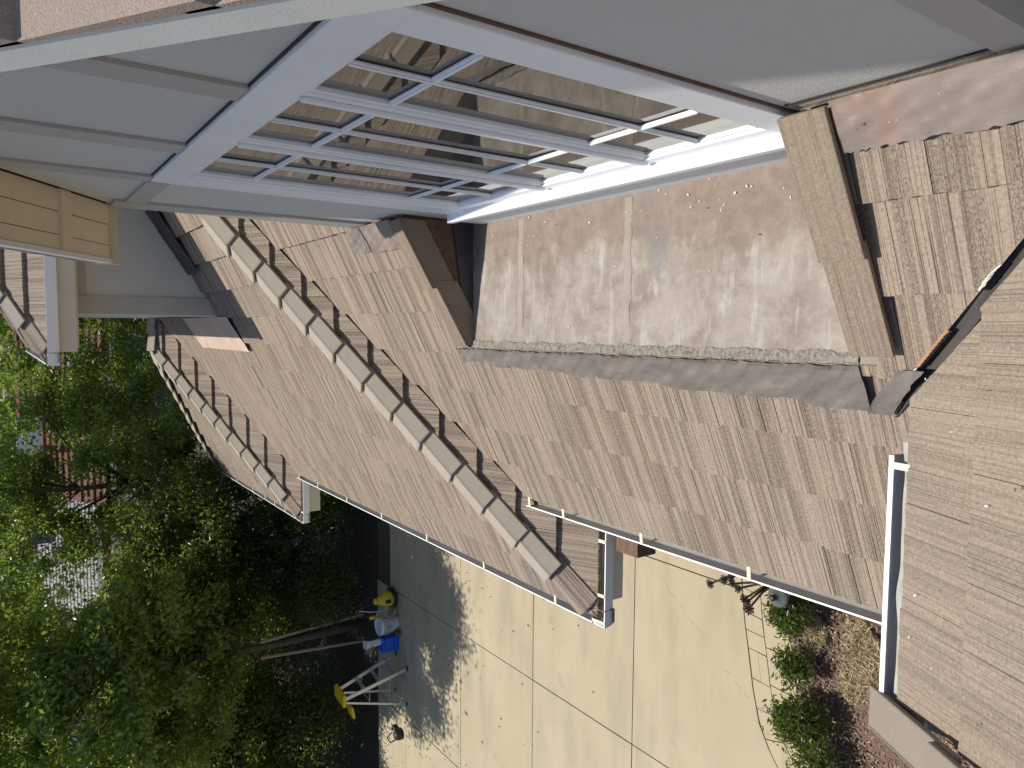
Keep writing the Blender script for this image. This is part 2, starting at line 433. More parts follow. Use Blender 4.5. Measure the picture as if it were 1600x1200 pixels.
SP1 = Slope((X1+.07, 0, ZE1+DE+.07*MS), (0, 1), (1, 0))
SP2 = Slope((X2+.07, 0, ZE2+DE+.07*MS), (0, 1), (1, 0))
SP3 = Slope((X3+.07, 0, ZE3+DE+.07*MS), (0, 1), (1, 0))
SN1 = Slope((0, Y2+.07, ZE2+DE+.07*MS), (1, 0), (0, 1))
SN2 = Slope((0, Y3+.07, ZE3+DE+.07*MS), (1, 0), (0, 1))
SF = Slope((0, YF-.07, ZF+DE+.07*MS), (1, 0), (0, -1))
def v1(x): return x+5.645          # valley between the near slope and the wing
def h1(x): return x+6.002          # hip of the wing
def v2(x): return x+12.472         # valley to the far wing
def h2(x): return x+13.059         # hip of the far wing
def vf(x): return 1.101-x          # valley to the slope underfoot
g = .012
DX0, DY0, DY1 = -.112, 1.36, 4.06
e1 = X1+.07; e2 = X2+.07; e3 = X3+.07
P1p = [[(e1, .55), (-.25, .55), (-.25, v1(-.25)-g), (e1, v1(e1)-g)],
       [(-.25, vf(-.25)+g), (DX0, vf(DX0)+g), (DX0, v1(DX0)-g), (-.25, v1(-.25)-g)],
       [(DX0, vf(DX0)+g), (XW-.01, vf(XW)+g), (XW-.01, DY0), (DX0, DY0)],
       [(DX0, DY1), (XW-.01, DY1), (XW-.01, v1(XW)-g), (DX0, v1(DX0)-g)],
       [(XW-.01, 4.74), (1.25, 4.74), (1.25, v1(1.25)-g), (XW-.01, v1(XW)-g)]]
yn = 4.33
N1p = [[(yn-6.002, yn), (Y2+.07-6.002, Y2+.07), (-.95, Y2+.07), (-.95, yn)],
       [(yn-6.002, yn), (yn-5.645-g*0, yn), (1.3, v1(1.3)+g), (1.3, h1(1.3))]]
P2p = [[(e2, h1(e2)), (.15, h1(.15)), (.15, v2(.15)-g), (e2, v2(e2)-g)],
       [(.15, h1(.15)), (1.3, h1(1.3)), (1.3, 8.88), (.15, 8.88)]]
YR = 12.72
yq = 10.36
N2p = [[(yq-13.059, yq), (Y3+.07-13.059, Y3+.07), (-1.9, Y3+.07), (-1.9, yq)],
       [(yq-13.059, yq), (yq-12.472, yq), (YR-12.472, YR), (YR-13.059, YR)]]
P3p = [[(e3, Y3+.07), (YR-13.059, YR), (e3, 2*YR-Y3-.07)]]
FX0 = -1.29
Fp = [[(FX0, YF-.07), (-.235, YF-.07), (.75, vf(.75)-g), (.75, .02), (FX0, .02)],
      [(FX0, .02), (.75, .02), (.75, -.9), (FX0, -.9)]]
lay_tiles(SP1, P1p, 'tile', 0.01, .05, seed=1)
lay_tiles(SN1, N1p, 'tile', 0.01, .1, seed=2)
lay_tiles(SP2, P2p, 'tile', 0.01, .2, seed=3)
lay_tiles(SN2, N2p, 'tile', 0.01, .0, seed=4)
lay_tiles(SP3, P3p, 'tile', 0.01, .1, seed=5)
lay_tiles(SF, Fp, 'tile_near', 0.01, .08, seed=6)

slope_part = {}
def sheath(nm, sl, pieces, h=-.04, th=.02):
    b = MB()
    for pc in pieces: b.prism([sl.at(x, y, h) for x, y in pc], sl.N*-th)
    slope_part[id(sl)] = b.build(nm, 'sheathing', house)
sheath('roof_slope', SP1, P1p); sheath('roof_slope', SN1, N1p); sheath('roof_slope', SP2, P2p)
sheath('roof_slope', SN2, N2p); sheath('roof_slope', SP3, P3p); sheath('roof_slope', SF, Fp)

# ------------------------------------------------------------------ upper block beyond the gable
BX, BY = .155, 8.89
BGX, BGY, BZ = -.373, 8.30, 5.546
MSB = MS
SB = Slope((0, BGY+.07, BZ-.03), (1, 0), (0, 1))
SBL = Slope((BGX+.07, 0, BZ-.03), (0, 1), (1, 0))
hb = BGY-BGX
Bp = [[(BGX+.08, BGY+.08), (2.6, BGY+.08), (2.6, BGY+1.6), (BGX+1.6, BGY+1.6)]]
BLp = [[(BGX+.08, BGY+.08), (BGX+1.6, BGY+1.6), (BGX+1.6, 13.6), (BGX+.08, 13.6)]]
lay_tiles(SB, Bp, 'tile', .01, 0, seed=8)
lay_tiles(SBL, BLp, 'tile', .01, 0, seed=9)
sheath('roof_slope', SB, Bp); sheath('roof_slope', SBL, BLp)

TILES.sort(key=lambda r: r[0])
def visible(rec):
    c = rec[1].P(rec[2]+TW/2, rec[3]+EXPO/2)-CAM
    z = c.dot(d); return z > .2 and abs(c.dot(Rr)/z*F_PX) < 640 and abs(c.dot(Uu)/z*F_PX) < 840
vis = [r for r in TILES if visible(r)]; NOBJ = 300
obj_set = set(id(r) for r in vis[:NOBJ]); rest = MB()
cache = {}
for r in TILES:
    if id(r) in obj_set:
        mb = MB(); tile_geo(mb, r, True)
        o = mb.build('tile', r[7], slope_part[id(r[1])]); o.location = r[1].P(r[2], r[3])
    else: tile_geo(rest, r, False)
tag(rest.build('roof_tiles', 'tile', house), kind='stuff')

# ------------------------------------------------------------------ hip caps
def caps(p0, p1, n1, n2, n, first_old=True, leg=.155, top_extra=0):
    """angular hip caps from the low end p0 to the high end p1; n1, n2 are the roof normals on either side"""
    p0, p1 = Vector(p0), Vector(p1); ax = (p1-p0).normalized(); L = (p1-p0).length
    l1 = n1.cross(ax).normalized(); l2 = n2.cross(ax).normalized()
    if l1.z > 0: l1 = -l1
    if l2.z > 0: l2 = -l2
    if l1.dot(l2) > .9: l2 = -l2
    up = (n1+n2).normalized()
    l1 = (l1+up*.06).normalized(); l2 = (l2-up*.20).normalized()
    st = L/n; th = .017
    for i in range(n):
        old = first_old and i == 0
        a0, a1 = i*st, (i+1)*st+.06
        sec = []
        wig = random.uniform(-.006, .006)
        for a, lift, lg in ((a0, .074, leg), (a0+.010, .077, leg), (a1, .040, leg*.93)):
            if old: lift -= .02
            c = p0+ax*(a+wig)+up*(lift+random.uniform(-.002, .002)); lg2 = lg*(.55 if old and a == a0 else 1)
            e = l1*lg2; f = l2*lg2*.80; o = up*th
            ff = .02
            sec.append([c+e+l1.cross(ax)*0, c+l1*ff, c+up*.0035, c+l2*ff, c+f, c+f-o, c-o*1.2, c+e-o])
        b = MB(); base = 0
        for s in sec: b.v += [tuple(q) for q in s]
        for k in range(2):
            for j in range(8):
                j2 = (j+1) % 8; b.f.append((k*8+j, k*8+j2, k*8+8+j2, k*8+8+j))
        b.f.append((7, 6, 5, 4, 3, 2, 1, 0)); b.f.append(tuple(range(16, 24)))
        b.uv = []
        for f_ in b.f:
            b.uv.append([(((q % 8) - 2)*.05 + i*3.3, (0, .012, .4)[q//8]) for q in f_])
        b.mi = [0]*len(b.f)
        b.build('hip_tile', 'tile' if old else 'cap', house)
P0 = SP2.at(X2+.13, Y2+.13); caps(P0, SP2.at(.96, h1(.96)), SP2.N, SN1.N, 13)
caps(SP3.at(X3+.12, Y3+.12), SP3.at(YR-13.059-.02, YR-.02), SP3.N, SN2.N, 11)
caps((-.36, YR, SN2.at(0, YR).z), (.18, YR, SN2.at(0, YR).z), SN2.N, Vector((0, -SN2.N.y, SN2.N.z)), 2, False)
caps(SP3.at(X3+.12, 2*YR-Y3-.12), SP3.at(YR-13.059, YR+.0), SP3.N, Vector((0, -SN2.N.y, SN2.N.z)), 11)
caps(SB.at(BGX+.12, BGY+.12), SB.at(BGX+1.6, BGY+1.6), SBL.N, SB.N, 6)
# far face of the far wing, so that it is a closed roof
one('roof_slope', lambda b: b.prism([(X3+.07, 2*YR-Y3-.07, ZE3-.02), (-.34, YR, SN2.at(0, YR).z-.03), (.3, YR, SN2.at(0, YR).z-.03), (.3, 2*YR-Y3-.07, ZE3-.02)], (0, 0, -.03)), 'tile', house)

# ------------------------------------------------------------------ gutters, fascias, soffits, walls below
def gutter(p, q, out, straps=(), fascia=.30, trim=0, lip=.009):
    """white half-box gutter whose outer lip runs p-q; out = outward plan direction"""
    p, q, out = Vector(p), Vector(q), Vector((*out, 0)); b = MB()
    def sweep(prof, mi):
        n = len(prof); base = len(b.v)
        for e in (p, q):
            for dd, z in prof: b.v.append(tuple(e-out*dd+Vector((0, 0, z))))
        for i in range(n):
            j = (i+1) % n; b.f.append((base+i, base+j, base+n+j, base+n+i)); b.uv.append([(0, 0)]*4); b.mi.append(mi)
        b.f.append(tuple(range(base+n-1, base-1, -1))); b.uv.append([(0, 0)]*n); b.mi.append(mi)
        b.f.append(tuple(range(base+n, base+2*n))); b.uv.append([(0, 0)]*n); b.mi.append(mi)
    lw = lip
    sweep([(0, 0), (lw, 0), (lw, -.006), (.004, -.006), (.004, -.012), (.012, -.05), (.028, -.095), (.024, -.1), (.006, -.055), (0, -.014)], 0)
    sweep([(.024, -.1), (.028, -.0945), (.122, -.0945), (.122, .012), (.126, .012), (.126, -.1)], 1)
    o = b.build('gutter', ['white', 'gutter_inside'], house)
    al = (q-p).normalized(); L = (q-p).length
    for s in straps:
        c = p+al*s*L
        one('strap', lambda m: m.prism([c+al*.012-out*.004+Vector((0, 0, .004)), c-al*.012-out*.004+Vector((0, 0, .004)), c-al*.012-out*.122+Vector((0, 0, .016)), c+al*.012-out*.122+Vector((0, 0, .016))], (0, 0, -.004)), 'strap', o)
    if fascia:
        a, c = p-out*.13+(q-p).normalized()*trim, q-out*.13
        one('fascia', lambda m: m.prism([a+Vector((0, 0, .0)), c+Vector((0, 0, .0)), c-out*.03, a-out*.03], (0, 0, -fascia)), 'cream', house)
    return o
gutter((X1, 1.22, ZE1), (X1, 4.40, ZE1), (-1, 0), (.12, .37, .62, .86, .985))
gutter((X2, Y2, ZE2), (X2, v2(e2)+.08, ZE2), (-1, 0), (.085, .24, .40, .56, .71, .86, .97), trim=.131)
gutter((X2, Y2, ZE2-.002), (-1.1, Y2, ZE2-.002), (0, -1), (.03, .22, .6), trim=.13)
gutter((X3, Y3, ZE3), (X3, 2*YR-Y3, ZE3), (-1, 0), (.06, .16, .26, .36, .5, .7), trim=.131)
gutter((X3, Y3, ZE3-.002), (X2+.15, Y3, ZE3-.002), (0, -1), (.2,), trim=.13)
gutter((-1.385, YF, ZF), (-.43, YF, ZF), (0, 1), (.965,), fascia=0, lip=.017)
one('fascia', lambda m: m.box((-1.36, YF-.13, ZF), (-.40, YF-.16, ZF-.26)), 'cream', house)
gutter((BGX, BGY, BZ), (2.5, BGY, BZ), (0, -1), (), fascia=.26, trim=.13)
gutter((BGX, BGY, BZ-.002), (BGX, 13.6, BZ-.002), (-1, 0), (), fascia=.259, trim=.131)
def soff(x0, y0, x1, y1, z): boxo('soffit', (x0, y0, z), (x1, y1, z-.02), 'soffit', house)
soff(X1+.165, .5, -.80, 4.9, ZE1-.28)
soff(X2+.165, Y2+.165, -1.62, 11., ZE2-.28); soff(-1.62, Y2+.165, -.80, 4.4, ZE2-.283)
soff(X3+.165, Y3+.165, -2.3, 15., ZE3-.28)
soff(BGX+.165, BGY+.165, 2.5, BY, BZ-.26); soff(BGX+.165, BY, BX, 13.4, BZ-.262)
def wall(a, b): return boxo('wall', a, b, 'stucco', house)
wall((-.85, .5, 0), (-.70, 4.4, ZE1-.3)); wall((-1.66, 4.35, 0), (-.85, 4.5, ZE2-.302)); wall((-1.66, 4.5, 0), (-1.5, 10.75, ZE2-.302))
wall((-2.34, 10.75, 0), (-1.5, 10.9, ZE3-.302)); wall((-2.34, 10.9, 0), (-2.2, 15., ZE3-.302))
wall((-1.2, .55, 0), (-1.05, .70, 3.2)); wall((-1.05, .55, 0), (-.85, .7, 3.1))
# downspout corner / beam end under the near gutter
boxo('beam_end', (-1.57, 3.56, 2.22), (-1.05, 3.77, 2.40), 'wood_dark', house)
# upper block walls
one('wall', lambda m: (m.box((BX, BY, 3.2), (2.6, BY+.15, BZ-.26)), m.box((BX, BY+.15, 3.2), (BX+.15, 13.4, BZ-.263))), 'stucco', house)
boxo('corner_board', (BX-.012, BY-.022, 3.4), (BX+.175, BY, BZ-.262), 'band', house)
boxo('corner_board', (BX-.03, BY-.012, 3.4), (BX-.012, BY+.16, BZ-.262), 'fascia', house)
# main upper wall between block and gable
wall((1.27, 4.72, 3.9), (1.42, 8.89, 5.9))
one('fascia', lambda m: m.box((BX+.177, BY-.012, BZ-.40), (2.6, BY-.001, BZ-.262)), 'band', house)

# ------------------------------------------------------------------ gable wall with the window
MG, YP = .69, 2.61
def rz(y, c): return c + MG*min(y, 2*YP-y)
WY0, WY1 = .825, 4.705
OY0, OY1, OZ0, OZ1 = 1.56, 3.60, 3.80, 5.25
def gw(b):
    f = lambda pts: b.prism([(XW, y, z) for y, z in pts], (.14, 0, 0))
    c = 5.06
    f([(WY0, 3.2), (OY0, 3.2), (OY0, rz(OY0, c)), (WY0, rz(WY0, c))])
    f([(OY0, 3.2), (OY1, 3.2), (OY1, OZ0), (OY0, OZ0)])
    f([(OY0, OZ1), (OY1, OZ1), (OY1, rz(OY1, c)), (YP, rz(YP, c)), (OY0, rz(OY0, c))])
    f([(OY1, 3.2), (WY1, 3.2), (WY1, rz(WY1, c)), (OY1, rz(OY1, c))])
    b.box((XW+.14, WY1-.14, 3.2), (1.27, WY1, 5.2)); b.box((XW+.14, WY0, 3.2), (2.4, WY0+.14, 5.4))
one('wall', gw, 'stucco', house)
for y0, y1 in ((2.185, 2.32), (2.995, 3.14), (3.70, 3.83)):
    boxo('batten', (XW-.014, y0, 5.37), (XW, y1, min(rz(y0, 5.05), rz(y1, 5.05))), 'band', house)
boxo('batten', (XW-.0145, ty1 if False else 3.831, 5.27), (XW, 4.509, 5.37), 'band', house)
boxo('corner_board', (XW-.016, 4.51, 3.9), (XW, WY1+.014, 5.42), 'band', house)
boxo('corner_board', (XW-.012, WY0-.10, 3.88), (XW+.30, WY0, 5.55), 'wood_brownish' if 'wood_brownish' in MAT else 'band', house)
# window
win = link('window', None, house); win.location = (XW, 2.6, 4.5)
def wb(name, a, b, mat='white', bevel=.004):
    a = Vector(a)-win.location; b = Vector(b)-win.location
    return boxo(name, a, b, mat, win, bevel=bevel)
TX = .668; GX = .70
ty0, ty1, tz1, tzb = 1.427, 3.774, 5.366, 3.665
wb('casing', (TX, ty0, 5.238), (XW, ty1, tz1)); wb('casing', (TX, ty0, tzb+.1), (XW, 1.56, 5.238)); wb('casing', (TX, 3.60, tzb+.1), (XW, ty1, 5.238))
# thin dark line where the stucco meets the casing
wb('sealant', (XW-.006, ty0-.012, tzb), (XW, ty0-.0005, tz1), 'wood_dark', 0); wb('sealant', (XW-.006, ty0-.012, tz1+.0005), (XW, ty1, tz1+.008), 'groove_dark', 0)
# sill: stepped
wb('sill', (TX-.045, ty0-.01, 3.735), (XW+.04, ty1+.03, 3.775)); wb('sill', (TX-.008, ty0-.01, tzb), (XW+.02, ty1+.02, 3.735), 'white')
wb('apron', (TX-.012, 1.38, 3.40), (XW, ty1+.14, tzb-.001), 'sill_white')
# frame inside the opening
wb('frame', (GX-.009, 1.56, 5.225), (GX+.05, 3.60, 5.25)); wb('frame', (GX-.025, 1.56, 3.775), (GX+.05, 3.60, 3.842))
wb('frame', (GX-.009, 1.56, 3.842), (GX+.05, 1.585, 5.225)); wb('frame', (GX-.025, 3.552, 3.842), (GX+.05, 3.60, 5.225))
units = [(1.585, 2.128), (2.205, 2.80), (2.877, 3.552)]
for a, b in ((2.128, 2.205), (2.80, 2.877)):
    wb('mullion', (GX-.022, a, 3.842), (GX+.05, b, 5.225)); wb('mullion', (GX-.036, (a+b)/2-.014, 3.80), (GX-.022, (a+b)/2+.014, 5.225))
rows = [3.842, 4.150, 4.960, 5.225]
for a, b in units:
    mid = (a+b)/2
    fr = .016
    for q in ((a, a+fr), (b-fr, b)): wb('sash', (GX-.014, q[0], 3.842), (GX+.02, q[1], 5.225))
    for q in ((3.842, 3.842+fr), (5.225-fr, 5.225)): wb('sash', (GX-.014, a+fr, q[0]), (GX+.02, b-fr, q[1]))
    wb('muntin', (GX-.012, mid-.011, 3.858), (GX-.001, mid+.011, 5.209)); wb('muntin', (GX-.017, mid-.006, 3.858), (GX-.012, mid+.006, 5.209))
    for z in rows[1:3]:
        for p, q in ((a+fr, mid-.011), (mid+.011, b-fr)):
            wb('muntin', (GX-.012, p, z-.011), (GX-.001, q, z+.011))
            wb('muntin', (GX-.017, p, z-.006), (GX-.012, q, z+.006))
    for p, q in ((a+fr, mid), (mid, b-fr)):
        for z0, z1 in zip(rows[:-1], rows[1:]):
            # old glass is never quite flat: each pane leans by a hair
            t1, t2 = random.uniform(-.0012, .0012), random.uniform(-.0012, .0012)
            m = MB(); L = win.location
            m.poly([Vector((GX+.001+t1, p, z0))-L, Vector((GX+.001+t2, q, z0))-L, Vector((GX+.001-t1, q, z1))-L, Vector((GX+.001-t2, p, z1))-L][::-1])
            m.build('pane', 'window_glass', win)
# dark room behind
def room(b):
    x0, x1, y0, y1, z0, z1 = GX+.06, 2.2, 1.2, 4.4, 3.5, 5.4
    b.poly([(x1, y0, z0), (x1, y1, z0), (x1, y1, z1), (x1, y0, z1)]); b.poly([(x0, y0, z0), (x1, y0, z0), (x1, y0, z1), (x0, y0, z1)])
    b.poly([(x0, y1, z0), (x1, y1, z0), (x1, y1, z1), (x0, y1, z1)]); b.poly([(x0, y0, z0), (x1, y0, z0), (x1, y1, z0), (x0, y1, z0)])
    b.poly([(x0, y0, z1), (x1, y0, z1), (x1, y1, z1), (x0, y1, z1)])
one('room_interior', room, 'room', house)
# rakes of the gable roof: fascia, planked soffit, tiles on top
RX = .36
YE0, YE1 = .42, 4.74
def rake(y0, y1, c0, c1, x0, x1):
    def f(b): b.prism([(x0, y0, rz(y0, c0)), (x0, y1, rz(y1, c0)), (x0, y1, rz(y1, c1)), (x0, y0, rz(y0, c1))], (x1-x0, 0, 0))
    return f
one('rake_fascia', rake(YE0, YP-.001, 5.077, 5.163, RX, RX+.025), 'fascia', house)
one('rake_fascia', rake(YP+.001, YE1, 5.077, 5.163, RX, RX+.025), 'fascia', house)
one('rake_fascia', lambda b: b.prism([(RX-.004, YE1, rz(YE1, 5.077)-.03), (XW+.2, YE1, rz(YE1, 5.077)-.03), (XW+.2, YE1, rz(YE1, 5.163)), (RX-.004, YE1, rz(YE1, 5.163))], (0, .025, 0)), 'soffit', house)
# soffit planks
xs = [RX+.026, .46, .575, XW-.001]
seg = [YP+.01, 3.25, 3.82, 4.38, YE1-.002]
for i in range(3):
    for a, b in zip(seg[:-1], seg[1:]):
        one('soffit_plank', rake(a+.003, b-.003, 5.088+.002*((i+int(a*7)) % 2), 5.10, xs[i]+.002, xs[i+1]-.002), 'soffit', house)
for y in (3.25, 3.82, 4.38): one('outlooker', rake(y-.035, y+.035, 5.074, 5.09, RX+.027, XW-.002), 'soffit', house)
one('soffit_plank', rake(YE0, YP-.01, 5.088, 5.10, RX+.026, XW-.001), 'soffit', house)
one('soffit_backing', lambda b: (rake(YE0, YP, 5.105, 5.115, RX+.01, 1.4)(b), rake(YP, YE1, 5.105, 5.115, RX+.01, 1.4)(b)), 'groove_dark', house)
# gable roof tiles, nearer slope falls to the viewer, farther slope away
CG = 1/math.sqrt(1+MG*MG)
def gable_tiles(sgn):
    n = 8; ex = .31
    for r in range(n):
        for cidx in range(4):
            b = MB(); x0 = RX-.004+cidx*.31-(.15 if r % 2 and cidx else 0); x1 = RX-.004+(cidx+1)*.31-(.15 if r % 2 else 0)-.004
            def P(x, k, h):   # k: distance up from the eave in plan
                y = YE0-.05+k; z = rz(y, 5.165)
                return Vector((x, y if sgn > 0 else 2*YP-y, z+h))
            k0, k1 = r*ex*CG, (r+1)*ex*CG+.04
            if YE0-.05+k1 > YP: k1 = YP-YE0+.05
            if k1 <= k0: continue
            q = [P(x0, k0, .030), P(x1, k0, .030), P(x1, k1, .006), P(x0, k1, .006)]
            q2 = [P(x0, k0, .0), P(x1, k0, .0), P(x1, k1, .0), P(x0, k1, .0)]
            if sgn < 0: q.reverse(); q2.reverse()
            nn = 4; b.v = [tuple(p) for p in q+q2]
            b.f = [(0, 1, 2, 3), (7, 6, 5, 4)]+[(i, i+4, (i+1) % 4+4, (i+1) % 4) for i in range(4)]
            b.uv = [[(0, 0)]*4 for _ in b.f]; b.mi = [0]*6
            b.build('gable_tile', 'tile_rock', house)
gable_tiles(1); gable_tiles(-1)

# ------------------------------------------------------------------ the flat pan in front of the window
def grid(b, P, nu, nv):
    base = len(b.v)
    for j in range(nv+1):
        for i in range(nu+1): b.v.append(tuple(P(i/nu, j/nv)))
    for j in range(nv):
        for i in range(nu):
            a = base+j*(nu+1)+i; b.f.append((a, a+1, a+nu+2, a+nu+1)); b.uv.append([(0, 0)]*4); b.mi.append(0)
def wob(x, y, s=1.0): return (math.sin(x*7.3+y*3.1)+math.sin(x*3.7-y*8.3+1.2)+math.sin(y*15.1+x*11.7)*.5)*s
PY0, PY1 = 1.36, 4.02
one('roof_pan', lambda b: grid(b, lambda u, v: (-.118+u*(XW-.012+.118), PY0+v*(PY1-PY0), 3.456-.002*u+wob(u*3, v*7, .0012)), 16, 48), 'pan_membrane', house, smooth=True)
# seams of the pan: overlapping strips
for y in (2.62, 3.50):
    one('pan_seam', lambda b: grid(b, lambda u, v: (-.07+u*.71, y+(v-.5)*.05+wob(u*4, y, .004), 3.4575-.002*u+wob(u*3, ((y+(v-.5)*.05)-PY0)/(PY1-PY0)*7, .0012)+.0012*(1-abs(2*v-1))), 16, 4), 'pan_seam', house)
# rough rolled rim
def rim(b):
    def P(u, v):
        y = PY0+.07+u*(PY1-PY0-.07); a = v*math.pi
        r = .003+.004*abs(wob(y*9, v*3, .33))+random.uniform(-.003, .006)
        return (-.094+.022*math.cos(a)+random.uniform(-.004, .004)+wob(y*5, 2, .003), y, 3.456+math.sin(a)*r+.003)
    grid(b, P, 260, 7)
one('pan_rim', rim, 'rim_grey', house)
# paint flakes, grit and dry leaves blown onto the pan and the wall flashing
def flakes(n, fx, fy, fz, lo, hi, mat, seed):
    r = random.Random(seed); m = MB()
    for _ in range(n):
        x, y = fx(r), fy(r); c = Vector((x, y, fz(x, y)+.003)); a = r.uniform(0, 6.28); L = r.uniform(lo, hi); w_ = L*r.uniform(.2, .6)
        u_ = Vector((math.cos(a), math.sin(a), r.uniform(-.1, .2)))*L; v_ = Vector((-math.sin(a), math.cos(a), r.uniform(-.1, .1)))*w_
        m.poly([c-u_*.5-v_*.5, c+u_*.5-v_*.3, c+u_*.45+v_*.5, c-u_*.4+v_*.4])
    tag(m.build('debris', mat, house), kind='stuff')
pz = lambda x, y: 3.459
flakes(40, lambda r: .66-abs(r.gauss(0, .10)), lambda r: r.uniform(1.5, 3.95), pz, .004, .013, 'nwhite', 1)
flakes(26, lambda r: r.uniform(-.05, .64), lambda r: r.uniform(1.5, 3.95), pz, .003, .009, 'nwhite', 2)
flakes(9, lambda r: r.uniform(-.06, .64), lambda r: r.uniform(1.5, 3.95), pz, .006, .014, 'wood_dark', 3)
fl = lambda x, y: SP1.at(x, y, .036).z
flakes(16, lambda r: r.uniform(.57, .67), lambda r: r.uniform(.6, 1.24), fl, .008, .028, 'wood_dark', 4)
flakes(12, lambda r: r.uniform(.57, .67), lambda r: r.uniform(.6, 1.24), fl, .005, .014, 'nwhite', 5)
ff_ = lambda x, y: SF.at(x, y, .030).z
flakes(14, lambda r: r.uniform(-1.2, .1), lambda r: r.uniform(.3, 1.2), ff_, .004, .012, 'nwhite', 6)
flakes(10, lambda r: r.uniform(-1.2, .1), lambda r: r.uniform(.3, 1.2), ff_, .004, .012, 'wood_dark', 7)
# lead apron dressed over the tiles
def apron(b):
    def P(u, v):
        y = 1.425+u*(4.19-1.425)
        low = -.275+.075*u+wob(y*2.3, 1.1, .006)+random.uniform(-.004, .004)
        x = -.108+v*(low+.108)
        return SP1.at(x, y, .026+.008*(1-v)*0+wob(x*9, y*4, .0022)+random.uniform(-.0012, .0012)+(random.uniform(.0, .010) if v == 0 else 0))
    grid(b, P, 120, 8)
one('apron_flashing', apron, 'lead', house)
# cheeks of the cut-out
def cheek(y0, y1):
    def f(b): b.prism([(DX0, y0, 3.40), (XW-.012, y0, 3.40), (XW-.012, y0, SP1.at(XW, 0).z-.03), (DX0, y0, 3.441)], (0, y1-y0, 0))
    return f
one('cheek', cheek(4.045, 4.075), 'wood_dark', house); one('cheek', cheek(1.34, 1.355), 'wood_dark', house)
one('cheek_flashing', lambda b: b.prism([(-.06, 4.03, 3.43), (XW-.013, 4.03, 3.43), (XW-.013, 4.03, 3.60), (.2, 4.03, 3.53), (-.02, 4.03, 3.47)], (0, .008, 0)), 'flash_dark', house)
# trim tiles along both edges of the cut-out, each lapping the next one down
def trim_tile(sl, xa, xb, ya, yb, leg_side, lift, leg, mat='tile_smooth', ws=None):
    """an angle tile: flat wing ya..yb on the slope with a leg hanging on one side"""
    a = [sl.at(xa, ya, lift+.014), sl.at(xa, yb, lift+.014), sl.at(xb, yb, lift), sl.at(xb, ya, lift)]
    b = MB(); t = sl.N*-.022
    uvq = [(0, 0), (abs(yb-ya), 0), (abs(yb-ya), .4), (0, .4)]
    b.prism(a, t); b.uv[0] = uvq; b.uv[1] = uvq
    ys = yb if leg_side > 0 else ya; k = .022*leg_side
    q = [sl.at(xa, ys, lift-.008), sl.at(xb, ys, lift-.022), sl.at(xb, ys, lift-.022)-Vector((0, 0, leg)), sl.at(xa, ys, lift-.008)-Vector((0, 0, leg))]
    b.prism(q, (0, -k, 0))
    o = b.build('rake_tile', mat, house, bevel=.004); return o
# near edge (leg towards the pan)
trim_tile(SP1, .26, .677, 1.265, 1.425, 1, .052, .12); trim_tile(SP1, -.06, .30, 1.272, 1.43, 1, .036, .10)
# far edge (leg faces the viewer)
trim_tile(SP1, .28, .675, 4.02, 4.15, -1, .046, .165); trim_tile(SP1, -.085, .31, 4.015, 4.145, -1, .032, .155)
# head flashing along the wall: two lapped sheets near, one far
def sheet(nm, x0, x1, y0, y1, h, mat, sl=SP1, amp=.004, nx=10, ny=14, turn=True):
    def P(u, v):
        x = x0+u*(x1-x0); y = y0+v*(y1-y0)
        e = random.uniform(-.004, .004) if u == 0 else 0
        return sl.at(x+e, y, h+wob(x*6, y*5, amp*.6)+wob(x*19, y*13, amp*.25))
    return one(nm, lambda b: grid(b, P, nx*2, ny*2), mat, house, smooth=True)
sheet('wall_flashing', .545, XW-.006, .93, 1.262, .030, 'flashing', amp=.002); sheet('wall_flashing', .54, XW-.006, .50, .95, .034, 'flashing', amp=.002)
sheet('wall_flashing', .52, XW-.006, 4.15, 4.62, .030, 'flashing', amp=.005); sheet('wall_flashing', .535, XW-.004, 4.60, 4.83, .036, 'flashing', amp=.005)
# dark strip painted as the counterflashing shadow gap under the stucco near the viewer
boxo('shadow_gap_strip', (XW-.004, .82, SP1.at(XW, 1).z+.022), (XW-.0005, 1.40, SP1.at(XW, 1).z+.032), 'groove_dark', house)
# cricket and flashings around the upper block
sheet('block_flashing', -.25, .14, 8.45, 10.65, .030, 'flash_pink', SP2, .003, 6, 30)
sheet('block_flashing', .60, 1.26, 8.35, 8.86, .030, 'flash_dark', SP2, .003, 8, 8)
# valley under the viewer: lead trough end, mortar patches, raw cut edge
def valley(b):
    def P(u, v):
        x = -.30+u*1.05; a = SP1.at(x, vf(x)); s = (v-.5)*2
        n = SP1 if s > 0 else SF
        y = vf(x)+s*.05; return (x+s*.01, y, max(SP1.at(x, y).z, SF.at(x, y).z)-.028 if abs(s) > .05 else a.z-.03)
    grid(b, P, 30, 6)
one('valley_flashing', valley, 'flash_dark', house)
def saddle(b):
    def P(u, v):
        x = -.30+u*.17; y = vf(x)+.045-v*.095+.015*math.sin(u*3)
        return (x, y, max(SP1.at(x, y).z, SF.at(x, y).z if y < YF-.06 else -9)+.032+wob(x*30, y*30, .003))
    grid(b, P, 10, 8)
one('valley_saddle', saddle, 'lead', house, smooth=True)
def cut_edge(b):      # freshly cut orange tile edge along the valley with white mortar at both ends
    for i in range(10):
        x = -.11+i*.0115; y = vf(x)-.018
        p = SF.at(x, y, .021); b.prism([p+Vector((-.009, .010, 0)), p+Vector((.009, -.008, 0)), p+Vector((.016, .004, -.012)), p+Vector((-.002, .022, -.012))], (0, 0, -.02))
plain('cut_orange', (.45, .27, .16), .9, .2, 40); one('cut_edge', cut_edge, 'cut_orange', house)
